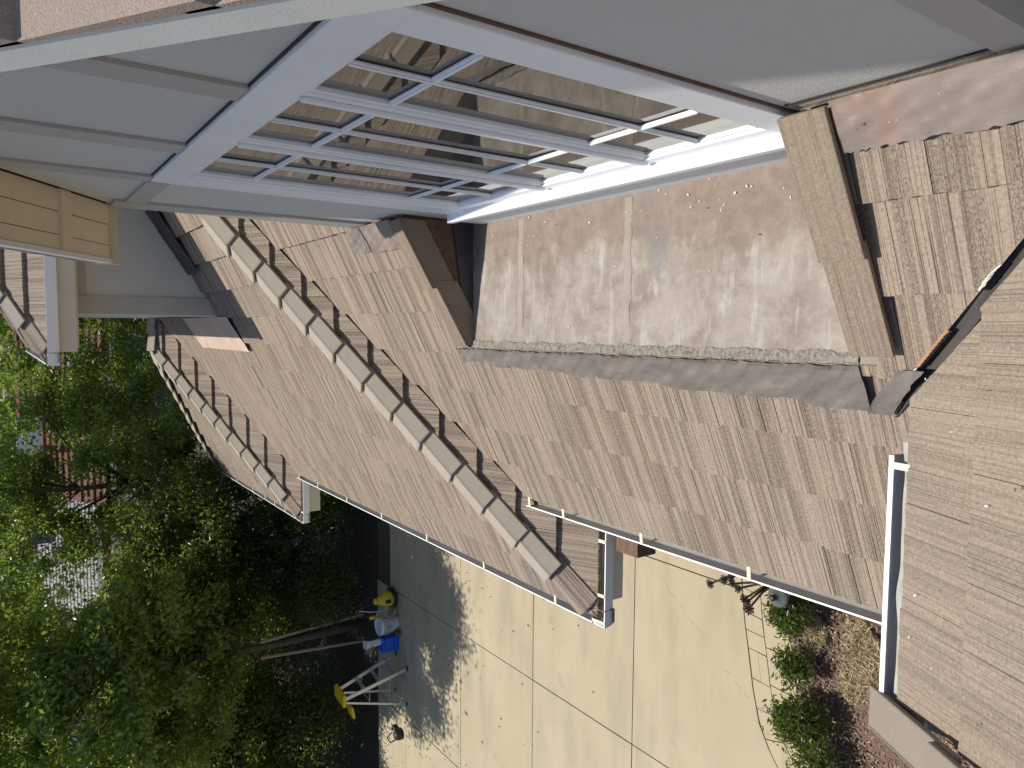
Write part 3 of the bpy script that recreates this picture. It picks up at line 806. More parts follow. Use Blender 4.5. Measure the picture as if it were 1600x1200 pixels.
def dab(x0, x1, wd, nm):      # smeared mortar along the cut edge
    def P(u, v):
        x = x0+u*(x1-x0); y = vf(x)-.002-v*wd*(.55+.45*abs(wob(x*30, 1, .5)))
        return SF.at(x, y, .020+.010*math.sin(v*3.1)*math.sin(u*3.1)+random.uniform(-.002, .002))+Vector((0, 0, -.02 if v == 0 else 0))
    one(nm, lambda b: grid(b, P, 14, 4), 'mortar_light', house, smooth=True)
dab(.12, .19, .014, 'mortar'); dab(-.19, -.12, .012, 'mortar'); dab(.50, .58, .016, 'mortar')
# membrane edge below the first course underfoot, verge tiles at its left end
def memb(b):
    def P(u, v):
        x = -1.36+u*(.98); y = YF-.085+v*.042+wob(x*3, 1, .003)
        return (x, y, ZF+DE+.07*MS+.012-v*.02)
    grid(b, P, 60, 2)
one('underlay_edge', memb, 'underlay', house)
def verge(ya, yb, lift):
    a = [SF.at(-1.445, ya, lift+.012), SF.at(-1.285, ya, lift+.012), SF.at(-1.285, yb, lift), SF.at(-1.445, yb, lift)]
    b = MB(); b.prism(a, SF.N*-.024); b.prism([a[0], a[3], a[3]-Vector((0, 0, .14)), a[0]-Vector((0, 0, .14))], (.02, 0, 0))
    b.build('rake_tile', 'verge', house, bevel=.006)
verge(1.33, .94, .045); verge(1.02, .60, .062); verge(.68, .2, .08)
boxo('rake_fascia', (-1.36, .1, 2.9), (-1.33, YF-.14, ZF-.02), 'cream', house)

# ------------------------------------------------------------------ ground, driveway, walk, bed
def struct(o, label=None): o['kind'] = 'structure'; return o
struct(one('ground', lambda b: b.poly([(-300, -60, -.06), (300, -60, -.06), (300, 500, -.06), (-300, 500, -.06)]), 'soil'))
drive = struct(boxo('driveway', (-12, 3.3, -.055), (-.9, 12.95, -.022), 'joint'))
curve = [(-1.5, 4.56), (-2.2, 4.515), (-2.55, 4.483), (-2.85, 4.445), (-3.165, 4.385), (-3.5, 4.325), (-3.825, 4.24), (-4.02, 4.13), (-4.19, 4.0), (-4.42, 3.78), (-4.75, 3.42), (-5.1, 3.0)]
xj = [-.95, -2.555, -4.862, -7.15, -9.45, -11.9]; yj = [2.4, 5.965, 7.905, 9.83, 11.76]
gp = .006
for i in range(len(xj)-1):
    xa, xb = xj[i+1]+gp, xj[i]-gp
    for j in range(len(yj)):
        ya = yj[j]+gp; yb = (yj[j+1]-gp) if j+1 < len(yj) else (12.37 if i < 2 else 12.93)
        if j == 0:
            pts = [p for p in curve if xa < p[0] < xb]
            def cy(x):
                for (p, q) in zip(curve[:-1], curve[1:]):
                    if q[0] <= x <= p[0]: return p[1]+(q[1]-p[1])*(x-p[0])/(q[0]-p[0])
                return 3.0
            poly = [(xb, yb), (xa, yb), (xa, cy(xa)+.005)]+[(p[0], p[1]+.005) for p in reversed(pts)]+[(xb, cy(xb)+.005)]
        else: poly = [(xa, ya), (xb, ya), (xb, yb), (xa, yb)]
        b = MB(); b.prism([(x, y, -.03) for x, y in poly], (0, 0, .03+random.uniform(0, .003)))
        b.build('slab', 'concrete', drive, bevel=.003)
def crack(pts, w0):
    m = MB()
    for p, q in zip(pts[:-1], pts[1:]):
        m.poly([(p[0]-w0, p[1]-w0, .0042), (q[0]-w0, q[1]-w0, .0042), (q[0]+w0, q[1]+w0, .0042), (p[0]+w0, p[1]+w0, .0042)])
    m.build('crack', 'crack', drive)
plain('crack', (.22, .185, .13), .95)
def jag(a, b, n, amp):
    return [(a[0]+(b[0]-a[0])*k/n+random.uniform(-amp, amp), a[1]+(b[1]-a[1])*k/n+random.uniform(-amp, amp)) for k in range(n+1)]
crack(jag((-2.75, 5.55), (-3.35, 4.75), 12, .02)+jag((-3.4, 4.72), (-3.62, 4.36), 6, .012), .0022)
crack(jag((-2.60, 6.35), (-3.05, 6.0), 8, .015), .0018)
walk = struct(one('walkway', lambda b: [b.prism([(p[0], p[1], -.03), (q[0], q[1], -.03), (q[0]+.12, q[1]-.46, -.03), (p[0]+.02, p[1]-.46, -.03)], (0, 0, .009)) for p, q in zip(curve[:-1], curve[1:])], 'joint'))
# stamped pavers in two uneven rows that follow the curve
def cpt(s, off):
    # point at arc length s along the curve, off metres towards the bed
    acc = 0
    for p, q in zip(curve[:-1], curve[1:]):
        L = math.hypot(q[0]-p[0], q[1]-p[1])
        if s <= acc+L or q is curve[-1]:
            f = (s-acc)/L; x = p[0]+(q[0]-p[0])*f; y = p[1]+(q[1]-p[1])*f
            nx, ny = (q[1]-p[1])/L, -(q[0]-p[0])/L
            if ny > 0: nx, ny = -nx, -ny
            return (x+nx*off, y+ny*off)
        acc += L
for row, (o0, o1, ln) in enumerate(((.007, .205, .29), (.213, .43, .44))):
    s = .1+row*.17
    while s < 3.9:
        l = ln*random.choice((.62, 1, 1.35, .8)); sk = .05
        half = random.random() < .25 and row == 0
        parts = [(o0, o1)] if not half else [(o0, (o0+o1)/2-.003), ((o0+o1)/2+.003, o1)]
        for a, c in parts:
            b = MB(); m = 3
            k0 = sk*(a-o0)/(o1-o0); k1 = sk*(c-o0)/(o1-o0)
            top = [cpt(s+k0+.004+(l-.008)*k/m, a) for k in range(m+1)]+[cpt(s+k1+.004+(l-.008)*k/m, c) for k in range(m, -1, -1)]
            b.prism([(x, y, -.03) for x, y in top], (0, 0, .03+random.uniform(-.002, .003))); b.build('paver', 'paver', walk)
        s += l
edge = [cpt(.1+.2*k, .44) for k in range(20)]
def kerb(b):
    for p, q in zip(edge[:-1], edge[1:]):
        b.prism([(p[0], p[1], -.05), (q[0], q[1], -.05), (q[0]+.01, q[1]-.055, -.05), (p[0]+.01, p[1]-.055, -.05)], (0, 0, .055))
struct(one('bed_kerb', kerb, 'paver'))
def bedsheet(b):
    n = len(edge)
    for k in range(n-1):
        p, q = edge[k], edge[k+1]
        for j in range(10):
            def L(e, f): return (e[0]+.3*f, e[1]-.03-f*2.6, -.02+.02*math.sin(f*9+e[0]*4)+.03*min(1, f*4))
            b.poly([L(p, j/10), L(q, j/10), L(q, (j+1)/10), L(p, (j+1)/10)][::-1])
struct(one('planting_bed', bedsheet, 'mulch'))

def scatter_mesh(name, P, size, mat, aspect=(1, .4), flat=.35, fold=0.0, parent=None, nbias=None, seed=0, smooth=False, tri=False):
    """many small leaf-shaped faces (numpy): P (n,3) centres, size (n,)"""
    r = np.random.default_rng(seed); n = len(P)
    nv = r.normal(size=(n, 3)); nv[:, 2] = np.abs(nv[:, 2])*.8+flat
    if nbias is not None: nv += nbias
    nv /= np.linalg.norm(nv, axis=1)[:, None]
    a = r.normal(size=(n, 3)); a -= nv*np.sum(a*nv, 1)[:, None]; a /= np.linalg.norm(a, axis=1)[:, None]
    b = np.cross(nv, a)
    L = (size*aspect[0])[:, None]*.5; W = (size*aspect[1])[:, None]*.5
    f = nv*fold*size[:, None]
    # leaf: tip, side, base, side with a raised midrib -> two quads as 4 verts + fold
    v = np.stack([P-a*L, P+b*W-a*L*.15+f, P+a*L, P-b*W-a*L*.15+f], 1).reshape(-1, 3)
    me = bpy.data.meshes.new(name)
    me.vertices.add(4*n); me.vertices.foreach_set('co', v.astype(np.float32).ravel())
    base = np.arange(n)*4
    if fold:
        idx = np.stack([base, base+1, base+2, base, base+2, base+3], 1).ravel(); k = 3; m = 2*n
    else:
        idx = np.stack([base, base+1, base+2, base+3], 1).ravel(); k = 4; m = n
    me.loops.add(len(idx)); me.loops.foreach_set('vertex_index', idx.astype(np.int32))
    me.polygons.add(m); me.polygons.foreach_set('loop_start', (np.arange(m)*k).astype(np.int32)); me.polygons.foreach_set('loop_total', np.full(m, k, np.int32))
    me.update(calc_edges=True); me.validate()
    me.materials.append(MAT[mat]); return link(name, me, parent)

def in_bed(n, seed):
    r = np.random.default_rng(seed); k = r.integers(0, len(edge)-1, n); f = r.random(n); q = r.random(n)
    e = np.array(edge); p = e[k]*(1-f)[:, None]+e[k+1]*f[:, None]; dep = q*1.9
    return np.stack([p[:, 0]+.3*dep/2.6, p[:, 1]-.06-dep, np.full(n, .015)+r.random(n)*.02], 1)
tag(scatter_mesh('mulch_chips', in_bed(9000, 1), rng.uniform(.02, .06, 9000), 'mulch_chip', (1, .4), 1.2, seed=2), 'dark brown bark mulch covering the planting bed beside the walkway', 'mulch', kind='stuff')
tag(scatter_mesh('mulch_flakes', in_bed(4200, 3), rng.uniform(.012, .042, 4200), 'mulch_pale', (1, .4), 1.2, seed=4), 'pale wood flakes strewn over the dark bark mulch', 'mulch', kind='stuff')
def patch(n, cx, cy, rx, ry, seed):
    r = np.random.default_rng(seed); a = r.random(n)*6.283; q = np.sqrt(r.random(n))*(1+.2*np.sin(a*3))
    return np.stack([cx+rx*q*np.cos(a), cy+ry*q*np.sin(a), .03+r.random(n)*.05], 1)
sp = np.vstack([patch(3000, -2.80, 3.20, .36, .22, 5), patch(900, -2.70, 3.66, .18, .10, 6)])
tag(scatter_mesh('dry_grass', sp, rng.uniform(.04, .11, len(sp)), 'straw', (1, .09), .25, seed=7), 'patch of dry straw coloured grass in the planting bed', 'dry grass', kind='stuff')
# dead leaves on bed and path
def drip(name, pts, lab): tag(one(name, lambda b: b.tube(pts, .008, 6), 'drip'), lab, 'drip line', 'drip lines in the bed')
drip('drip_line', [(-2.55, 3.86, .03), (-2.9, 3.82, .03), (-3.3, 3.74, .03), (-3.62, 3.62, .03), (-3.95, 3.42, .03)], 'thin black drip hose running between the shrubs in the mulch')

nl = 420; rl = np.random.default_rng(9)
Pl = np.stack([rl.uniform(-9, -2.6, nl), np.clip(12.4-np.abs(rl.normal(size=nl))*2.2, 4.6, 12.4), np.full(nl, .012)], 1)
tag(scatter_mesh('leaf_litter', Pl, rl.uniform(.015, .05, nl), 'litter', (1, .5), 2.5, .1, seed=6), 'dry brown leaves scattered over the concrete driveway', 'leaves', kind='stuff')
# ------------------------------------------------------------------ plants
def shrub(name, c, r, hgt, n, mat, lab, cat='shrub', group=None, lsz=(.03, .06), seed=0, stems=9):
    rr = np.random.default_rng(seed); root = empty(name, lab, cat, group); root.location = c
    b = MB(); tips = []
    for k in range(stems):
        a = rr.random()*6.283; q = rr.uniform(.2, 1)*r
        tip = (math.cos(a)*q*.62, math.sin(a)*q*.62, hgt*rr.uniform(.55, .95)); tips.append(tip)
        b.tube([(0, 0, 0), (tip[0]*.35, tip[1]*.35, tip[2]*.5), tip], [.010, .007, .003], 5)
    b.build('stem', 'bark', root)
    T = np.array(tips)[rr.integers(0, stems, n)]; g_ = rr.normal(size=(n, 3))*np.array([r*.24, r*.24, hgt*.17])
    P = T+g_; P[:, 2] = np.clip(P[:, 2], .02, hgt*1.15)
    scatter_mesh('foliage', P, rr.uniform(*lsz, n), mat, (1, .38), .1, .08, root, seed=seed+50)
    return root
bush_group = 'shrubs along the kerb of the planting bed'
shrub('shrub', (-2.50, 3.77, .02), .23, .34, 2200, 'leaf_shrub', 'bright green shrub below the gutter beside the round garden light', group=bush_group, seed=1, stems=16, lsz=(.035, .07))
shrub('shrub', (-2.97, 3.73, .02), .20, .30, 1000, 'leaf_shrub', 'sparse small shrub with bare twigs, second from the gutter', group=bush_group, seed=2, stems=12, lsz=(.035, .065))
shrub('shrub', (-3.43, 3.61, .02), .27, .42, 3000, 'leaf_shrub', 'dense rounded dark green shrub, largest in the mulch bed', group=bush_group, seed=3, stems=22, lsz=(.035, .07))
shrub('shrub', (-3.78, 3.44, .02), .26, .34, 1500, 'leaf_shrub', 'leafy shrub farthest from the gutter, cut by the picture edge', group=bush_group, seed=4, stems=14, lsz=(.035, .065))
tw = empty('dead_shrub', 'bare grey twiggy plant between two green shrubs', 'shrub'); tw.location = (-2.86, 3.66, .02)
b = MB()
for k in range(22):
    a = random.uniform(0, 6.28); q = random.uniform(.08, .22); b.tube([(0, 0, 0), (math.cos(a)*q*.5, math.sin(a)*q*.5, random.uniform(.06, .14)), (math.cos(a+.3)*q, math.sin(a+.3)*q, random.uniform(.08, .22))], [.004, .003, .0015], 4)
b.build('twig', 'dead_twig', tw)
# black rosette succulents on bent stems
def aeonium(base, heads, lab, seed):
    r = random.Random(seed); root = empty('rosette_plant', lab, 'succulent', 'black rosette plants under the gutter'); root.location = base
    for (hx, hy, hz, R) in heads:
        one('stem', lambda m: m.tube([(0, 0, 0), (hx*.4, hy*.4, hz*.65), (hx, hy, hz)], [.014, .011, .009], 6), 'bark', root)
        m = MB()
        for ring, (nn, ln, tilt) in enumerate(((10, 1.0, .15), (8, .72, .5), (6, .45, .95))):
            for k in range(nn):
                a = 2*math.pi*k/nn+ring*.35; dr = Vector((math.cos(a)*math.cos(tilt), math.sin(a)*math.cos(tilt), math.sin(tilt))); sd = Vector((-math.sin(a), math.cos(a), 0))
                c = Vector((hx, hy, hz)); L = R*.8*ln*r.uniform(.85, 1.1); n_ = dr.cross(sd)
                m.poly([c, c+dr*L*.55+sd*L*.16, c+dr*L*.85+sd*L*.17, c+dr*L-n_*L*.04, c+dr*L*.85-sd*L*.17, c+dr*L*.55-sd*L*.16])
        m.build('rosette', 'aeonium', root)
aeonium((-2.22, 4.25, .02), [(-.20, .27, .42, .065), (-.11, .10, .43, .07), (-.06, .0, .46, .06)], 'black rosette succulent leaning over the driveway joint', 1)
aeonium((-2.30, 4.02, .02), [(-.07, .18, .42, .06), (-.15, .11, .42, .065), (-.23, .07, .40, .08), (-.19, .12, .36, .06), (-.03, .22, .45, .055)], 'black rosette succulent beside the round garden light', 2)
lt = empty('garden_light', 'round grey green mushroom garden light among shrubs below the gutter', 'light'); lt.location = (-2.31, 3.77, 0)
one('post', lambda m: m.tube([(0, 0, 0), (0, 0, .44)], .018, 10), 'lantern', lt)
one('shade', lambda m: m.lathe((0, 0, .44), [(.098, 0), (.102, .01), (.095, .025), (.07, .045), (.045, .06), (.042, .068), (.02, .075), (0, .077)], 24), 'lantern', lt, smooth=True)
one('lens', lambda m: m.lathe((0, 0, .36), [(0, 0), (.05, 0), (.05, .08)], 16), 'bucket_white', lt)
one('finial', lambda m: m.lathe((0, 0, .53), [(.022, 0), (.03, .012), (.018, .026), (0, .03)], 12), 'black', lt)

OPENINGS = [((-4.3, 14, 5.0), (-10.4, 34, 3.6), .46, 1.15), ((-2.6, 14, 4.5), (-5.5, 29, 2.4), .35, .8), ((-1.9, 14, 5.55), (-3.6, 28, 5.1), .2, .4)]
def thin(P, base, r):
    """loose gaps in the foliage through which the houses across the street show"""
    Q = P+np.array(base); keep = np.ones(len(P), bool)
    for a, b, ra, rb in OPENINGS:
        a, b = np.array(a), np.array(b); f = (Q[:, 1]-a[1])/(b[1]-a[1]); c = a+(b-a)*f[:, None]
        dd = np.hypot(Q[:, 0]-c[:, 0], Q[:, 2]-c[:, 2])/(ra+(rb-ra)*f)
        keep &= ~((dd+r.normal(size=len(P))*.12 < 1) & (r.random(len(P)) < .9))
    return P[keep]
def tree(name, base, h, crown, n, mat, lab, group, trunk_r=.09, lean=(0, 0), seed=0, lsz=(.07, .125), nclump=120, clump=.36, limbs=9, shell=.45, flat=.15):
    """crown: list of (cx, cy, cz, rx, ry, rz) ellipsoids relative to the base"""
    r = np.random.default_rng(seed); root = empty(name, lab, 'tree', group); root.location = base
    cz0 = min(c[2]-c[5] for c in crown); top = np.array([lean[0], lean[1], h*.72])
    b = MB(); m = 7
    path = [(lean[0]*(k/m)**1.4+.04*math.sin(k*1.7+seed), lean[1]*(k/m)**1.4+.04*math.cos(k*2.1+seed), h*.72*k/m) for k in range(m+1)]
    b.tube(path, [trunk_r*(1.25 if k == 0 else 1)*(1-.75*k/m) for k in range(m+1)], 9); b.build('trunk', 'bark', root, smooth=True)
    vol = np.array([c[3]*c[4]*c[5] for c in crown]); vol = vol/vol.sum(); ci = r.choice(len(crown), nclump, p=vol)
    u = r.normal(size=(nclump, 3)); u /= np.linalg.norm(u, axis=1)[:, None]; rad = r.random(nclump)**shell
    C = np.array(crown); cl = C[ci, :3]+u*rad[:, None]*C[ci, 3:]
    lb = MB()
    pick = r.choice(nclump, min(nclump, limbs*4), replace=False)
    for k, i in enumerate(pick):
        e = Vector(cl[i]); t = min(.98, max(.25, (e.z-.5*math.hypot(e.x, e.y))/(h*.75))); j = t*m; a = Vector(path[int(j)])
        mid = a.lerp(e, .5)+Vector((0, 0, .12*(e-a).length)); rr_ = trunk_r*(.34 if k < limbs else .16)
        lb.tube([a, mid, e], [rr_, rr_*.6, .006], 5)
    lb.build('limbs', 'bark', root, smooth=True)
    w_ = r.uniform(.4, 1.6, nclump); w_ /= w_.sum(); k = r.choice(nclump, n, p=w_)
    g_ = r.normal(size=(n, 3)); cs = r.uniform(.6, 1.25, nclump)*clump
    P = cl[k]+g_*cs[k][:, None]*np.array([1, 1, .62])*.55
    if base[2] > -1: P[:, 2] = np.maximum(P[:, 2], .05)
    P = thin(P, base, r); scatter_mesh('crown', P, r.uniform(*lsz, len(P)), mat, (1, .5), flat, .10, root, seed=seed+90)
    return root
TG = 'trees beyond the driveway'
tree('staked_tree', (-6.05, 13.75, 0), 8.8, [(.25, -.1, 5.3, 2.1, 1.9, 2.9), (-.1, .3, 3.2, 1.8, 1.3, 1.5)], 80000, 'leaf', 'staked young tree with thin trunk behind the step ladder', TG, .085, (.25, .1), 1, nclump=260)
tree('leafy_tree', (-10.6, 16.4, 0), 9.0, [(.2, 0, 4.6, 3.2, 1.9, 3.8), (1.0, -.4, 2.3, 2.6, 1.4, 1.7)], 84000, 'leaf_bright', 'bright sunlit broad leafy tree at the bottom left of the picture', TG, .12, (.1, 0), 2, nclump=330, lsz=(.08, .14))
tree('leafy_tree', (-3.3, 17.4, 0), 8.8, [(0, 0, 5.2, 2.8, 2.0, 3.0), (.3, 0, 2.6, 2.6, 1.6, 1.8)], 76000, 'leaf', 'dark leafy tree rising behind the far roof wing', TG, .11, (0, 0), 3, nclump=230)
tree('leafy_tree', (1.4, 19.0, 0), 8.4, [(0, 0, 4.4, 3.2, 2.0, 3.6)], 60000, 'leaf', 'dark tree seen past the upper wall corner', TG, .12, (0, 0), 4, nclump=200)
tree('leafy_tree', (-7.4, 18.6, 0), 7.0, [(0, 0, 2.7, 2.6, 1.8, 2.2)], 34000, 'leaf', 'shadowed tree behind the staked tree', TG, .12, (0, 0), 5, nclump=140)
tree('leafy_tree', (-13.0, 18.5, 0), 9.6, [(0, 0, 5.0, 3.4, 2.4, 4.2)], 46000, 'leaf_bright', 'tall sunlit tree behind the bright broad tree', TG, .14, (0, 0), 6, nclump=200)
tree('leafy_tree', (-8.5, 14.9, 0), 4.2, [(0, 0, 2.3, 1.6, 1.0, 1.7)], 26000, 'leaf', 'low round tree behind the black tool bag', TG, .06, (.1, 0), 8, nclump=150)
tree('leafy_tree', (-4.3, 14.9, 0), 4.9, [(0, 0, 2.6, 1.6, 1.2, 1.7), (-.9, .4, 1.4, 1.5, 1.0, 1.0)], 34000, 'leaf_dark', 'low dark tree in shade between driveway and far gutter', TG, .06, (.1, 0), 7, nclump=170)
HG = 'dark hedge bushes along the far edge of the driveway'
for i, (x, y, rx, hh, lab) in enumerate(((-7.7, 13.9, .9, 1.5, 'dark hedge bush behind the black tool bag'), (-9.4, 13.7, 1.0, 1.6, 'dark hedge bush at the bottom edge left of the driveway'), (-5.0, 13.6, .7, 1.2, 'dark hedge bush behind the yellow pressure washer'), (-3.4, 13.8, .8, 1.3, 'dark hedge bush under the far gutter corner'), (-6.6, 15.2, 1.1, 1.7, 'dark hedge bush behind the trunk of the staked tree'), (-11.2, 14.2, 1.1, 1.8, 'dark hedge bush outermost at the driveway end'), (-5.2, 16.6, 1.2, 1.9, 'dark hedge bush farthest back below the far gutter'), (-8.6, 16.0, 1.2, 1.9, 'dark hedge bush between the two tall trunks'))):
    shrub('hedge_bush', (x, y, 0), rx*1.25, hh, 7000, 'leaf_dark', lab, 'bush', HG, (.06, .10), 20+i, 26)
for nm, x, lab in (('tree_stake', -5.78, 'tan wooden tree stake nearest the white bucket'), ('tree_stake', -6.34, 'tan wooden tree stake nearest the ladder')):
    o = one(nm, lambda m: m.tube([(x, 13.62, 0), (x+(-6.02-x)*.45, 13.68, 2.05)], .03, 8), 'stake'); tag(o, lab, 'stake', 'stakes beside the young tree')

# ------------------------------------------------------------------ things left on the driveway
# step ladder
lad = empty('step_ladder', 'aluminium step ladder with yellow top standing open in tree shade', 'ladder'); lad.location = (-6.11, 11.90, 0)
fa = Vector((.06, .23, 0)); fb = Vector((-.06, -.225, 0)); ba = Vector((-.66, .27, 0)); bb = Vector((-.73, .02-.22, 0))
ta = Vector((-.27, .15, 1.17)); tb = Vector((-.33, -.14, 1.17))
for p, q in ((fa, ta), (fb, tb)):
    one('rail', lambda m: m.bar(p+Vector((0, 0, .03)), q, .028, .062, (1, 0, 0)), 'aluminium', lad, bevel=.003)
    one('foot', lambda m: m.box(p+Vector((-.035, -.022, 0)), p+Vector((.035, .022, .035))), 'rubber', lad)
for p, q in ((ba, ta), (bb, tb)):
    e = q+Vector((-.07, 0, -.02)); one('rear_leg', lambda m: m.bar(p+Vector((0, 0, .02)), e, .022, .035, (1, 0, 0)), 'aluminium', lad)
    one('foot', lambda m: m.box(p+Vector((-.025, -.02, 0)), p+Vector((.025, .02, .03))), 'rubber', lad)
for f in (.22, .46, .70):
    p, q = fa.lerp(ta, f), fb.lerp(tb, f); one('step', lambda m: m.bar(p, q, .085, .02), 'aluminium', lad, bevel=.003)
for f in (.3, .62):
    p, q = ba.lerp(ta, f), bb.lerp(tb, f); one('brace', lambda m: m.bar(p, q, .014, .014), 'aluminium', lad)
    r_, s_ = fa.lerp(ta, f), fb.lerp(tb, f); one('spreader', lambda m: (m.bar(p, r_, .012, .006), m.bar(q, s_, .012, .006)), 'aluminium', lad)
p, q = ba.lerp(ta, .06), bb.lerp(tb, .3); one('brace', lambda m: m.bar(p, q, .012, .012), 'aluminium', lad)
one('top_cap', lambda m: m.prism([ta+Vector((.09, .06, 0)), tb+Vector((.09, -.06, 0)), tb+Vector((-.12, -.06, 0)), ta+Vector((-.12, .06, 0))], (0, 0, .06)), 'yellow', lad, bevel=.012)
one('tool_tray', lambda m: m.prism([ta.lerp(tb, .55)+Vector((-.16, 0, -.12)), tb+Vector((-.16, -.08, -.12)), tb+Vector((-.36, -.08, -.16)), ta.lerp(tb, .55)+Vector((-.36, 0, -.16))], (0, 0, .05)), 'yellow', lad, bevel=.01)
one('label_plate', lambda m: m.bar(fb.lerp(tb, .80)+Vector((.016, -.018, .02)), fb.lerp(tb, .94)+Vector((.016, -.018, .02)), .012, .04, (1, 0, 0)), 'bucket_white', lad)
# bucket
bk = empty('bucket', 'white plastic bucket between the pressure washer and the blue cooler', 'bucket'); bk.location = (-5.45, 12.12, 0)
one('body', lambda m: m.lathe((0, 0, 0), [(0, 0), (.125, 0), (.13, .01), (.148, .31), (.156, .312), (.156, .33), (.150, .332), (.150, .35), (.157, .352), (.157, .372), (.148, .372), (.140, .36), (.122, .02), (0, .018)], 28), 'bucket_white', bk, smooth=True)
one('bail', lambda m: m.tube([(.155*math.cos(a), -.155*.25-.13*abs(math.sin(a)), .33-.19*math.sin(a)) for a in np.linspace(0, math.pi, 12)], .004, 5), 'aluminium', bk)
def letters(m):   # faded printed lines
    for k, (a0, a1, z0, z1) in enumerate(((-1.75, -1.25, .20, .235), (-1.7, -1.3, .165, .185), (-1.62, -1.38, .14, .152))):
        for j in range(7):
            if (j+k) % 4 == 3: continue
            t0 = a0+(a1-a0)*j/7; t1 = a0+(a1-a0)*(j+.7)/7
            m.poly([(.1445*math.cos(t)*1, .1445*math.sin(t)*1, z) for t, z in ((t0, z0), (t1, z0), (t1, z1), (t0, z1))])
one('print', letters, 'lantern', bk)
one('water', lambda m: m.lathe((0, 0, .20), [(0, 0), (.131, 0)], 24), 'blue', bk)
# yellow hand tool over the bucket rim
tl = empty('hand_sprayer', 'small yellow hand tool hooked over the white bucket rim', 'tool'); tl.location = (-5.27, 12.16, 0)
one('tank', lambda m: m.lathe((0, 0, .42), [(0, 0), (.03, .002), (.038, .03), (.03, .09), (.014, .105), (0, .107)], 14), 'yellow', tl, smooth=True)
one('pipe', lambda m: m.tube([(0, 0, .43), (-.03, -.01, .37), (-.035, -.01, .1), (-.03, -.01, 0)], .014, 8), 'hose', tl)
one('grip', lambda m: m.bar((-.03, 0, .40), (.07, .0, .36), .03, .025), 'yellow', tl, bevel=.006)
# cooler
cl_ = empty('cooler', 'blue plastic cooler jug with a white bag on top beside the bucket', 'cooler'); cl_.location = (-5.80, 12.12, 0)
one('body', lambda m: (m.prism([(-.13, -.11, 0), (.13, -.11, 0), (.13, .11, 0), (-.13, .11, 0)], (0, 0, .26)), m.prism([(-.115, -.095, .26), (.115, -.095, .26), (.115, .095, .26), (-.115, .095, .26)], (0, 0, .03))), 'blue', cl_, bevel=.025)
one('lid', lambda m: m.prism([(-.135, -.115, .29), (.135, -.115, .29), (.135, .115, .29), (-.135, .115, .29)], (0, 0, .035)), 'blue', cl_, bevel=.012)
one('badge', lambda m: m.box((-.02, -.1125, .17), (.035, -.1105, .215)), 'red', cl_)
one('spout', lambda m: m.lathe((.08, 0, .325), [(0, 0), (.03, 0), (.03, .02), (0, .022)], 12), 'bucket_white', cl_)
bgx = empty('paper_bag', 'crumpled white paper bag standing on the blue cooler', 'bag'); bgx.location = (-5.74, 12.12, .325)
one('bag', lambda m: m.lathe((0, 0, 0), [(.03, 0), (.055, .01), (.06, .10), (.052, .17), (.07, .25), (.085, .31), (.078, .31), (.06, .25), (.045, .17)], 9), 'bucket_white', bgx)
one('crease', lambda m: m.tube([(.0, -.058, .08), (.02, -.056, .15), (-.02, -.06, .22)], .004, 5), 'slate_blue', bgx)
tag(boxo('brown_block', (-5.62, 11.90, 0), (-5.55, 12.0, .10), 'brick', bevel=.008), 'small brown block on the driveway between bucket and cooler', 'block')
# pressure washer
pw = empty('pressure_washer', 'yellow and black pressure washer with grey hose at the shaded driveway edge', 'pressure washer'); pw.location = (-4.98, 12.15, 0)
one('base', lambda m: m.prism([(-.14, -.13, .03), (.14, -.13, .03), (.14, .15, .03), (-.14, .15, .03)], (0, 0, .06)), 'black', pw, bevel=.02)
one('body', lambda m: m.lathe((0, 0, .09), [(0, 0), (.12, 0), (.135, .03), (.135, .11), (.12, .16), (.085, .20), (.075, .26), (.05, .285), (0, .29)], 18), 'yellow', pw, smooth=True)
one('panel', lambda m: m.box((-.03, -.145, .16), (.035, -.125, .26)), 'black', pw)
for x in (-.15, .15): one('wheel', lambda m: m.lathe((x, .08, .07), [(0, -.02), (.06, -.02), (.07, -.008), (.07, .008), (.06, .02), (0, .02)], 16, 0, Matrix.Rotation(math.pi/2, 3, 'Y')), 'rubber', pw)
one('handle', lambda m: m.tube([(-.07, .05, .3), (-.07, .06, .52), (-.05, .06, .56), (.05, .06, .56), (.07, .06, .52), (.07, .05, .3)], .013, 7), 'black', pw)
one('cap', lambda m: m.lathe((0, 0, .38), [(.06, 0), (.06, .03), (.04, .06), (0, .065)], 14), 'yellow', pw)
one('hose', lambda m: m.tube([(-.10, -.08, .2), (-.2, -.02, .28), (-.19, .03, .48), (-.14, .05, .66), (-.13, .05, .70)], .012, 7), 'hose', pw)
one('hose', lambda m: m.tube([(-.12+.09*math.cos(a)-.1, -.1, .16+.10*math.sin(a)) for a in np.linspace(.3, 5.0, 16)], .012, 7), 'hose', pw)
# black bag
tb_ = empty('tool_bag', 'small black tool bag lying on the shaded driveway below the ladder', 'bag'); tb_.location = (-7.52, 11.95, 0)
one('body', lambda m: m.lathe((0, 0, 0), [(0, 0), (.09, 0), (.11, .04), (.10, .10), (.06, .14), (0, .15)], 12), 'black', tb_, smooth=True)
one('strap', lambda m: m.tube([(-.08, 0, .08), (-.14, .05, .2), (-.05, .1, .24), (.05, .05, .16)], .014, 6), 'black', tb_)
one('sleeve', lambda m: m.tube([(.02, .05, .04), (.06, .2, .04), (-.04, .28, .04)], [.05, .04, .03], 7), 'black', tb_)

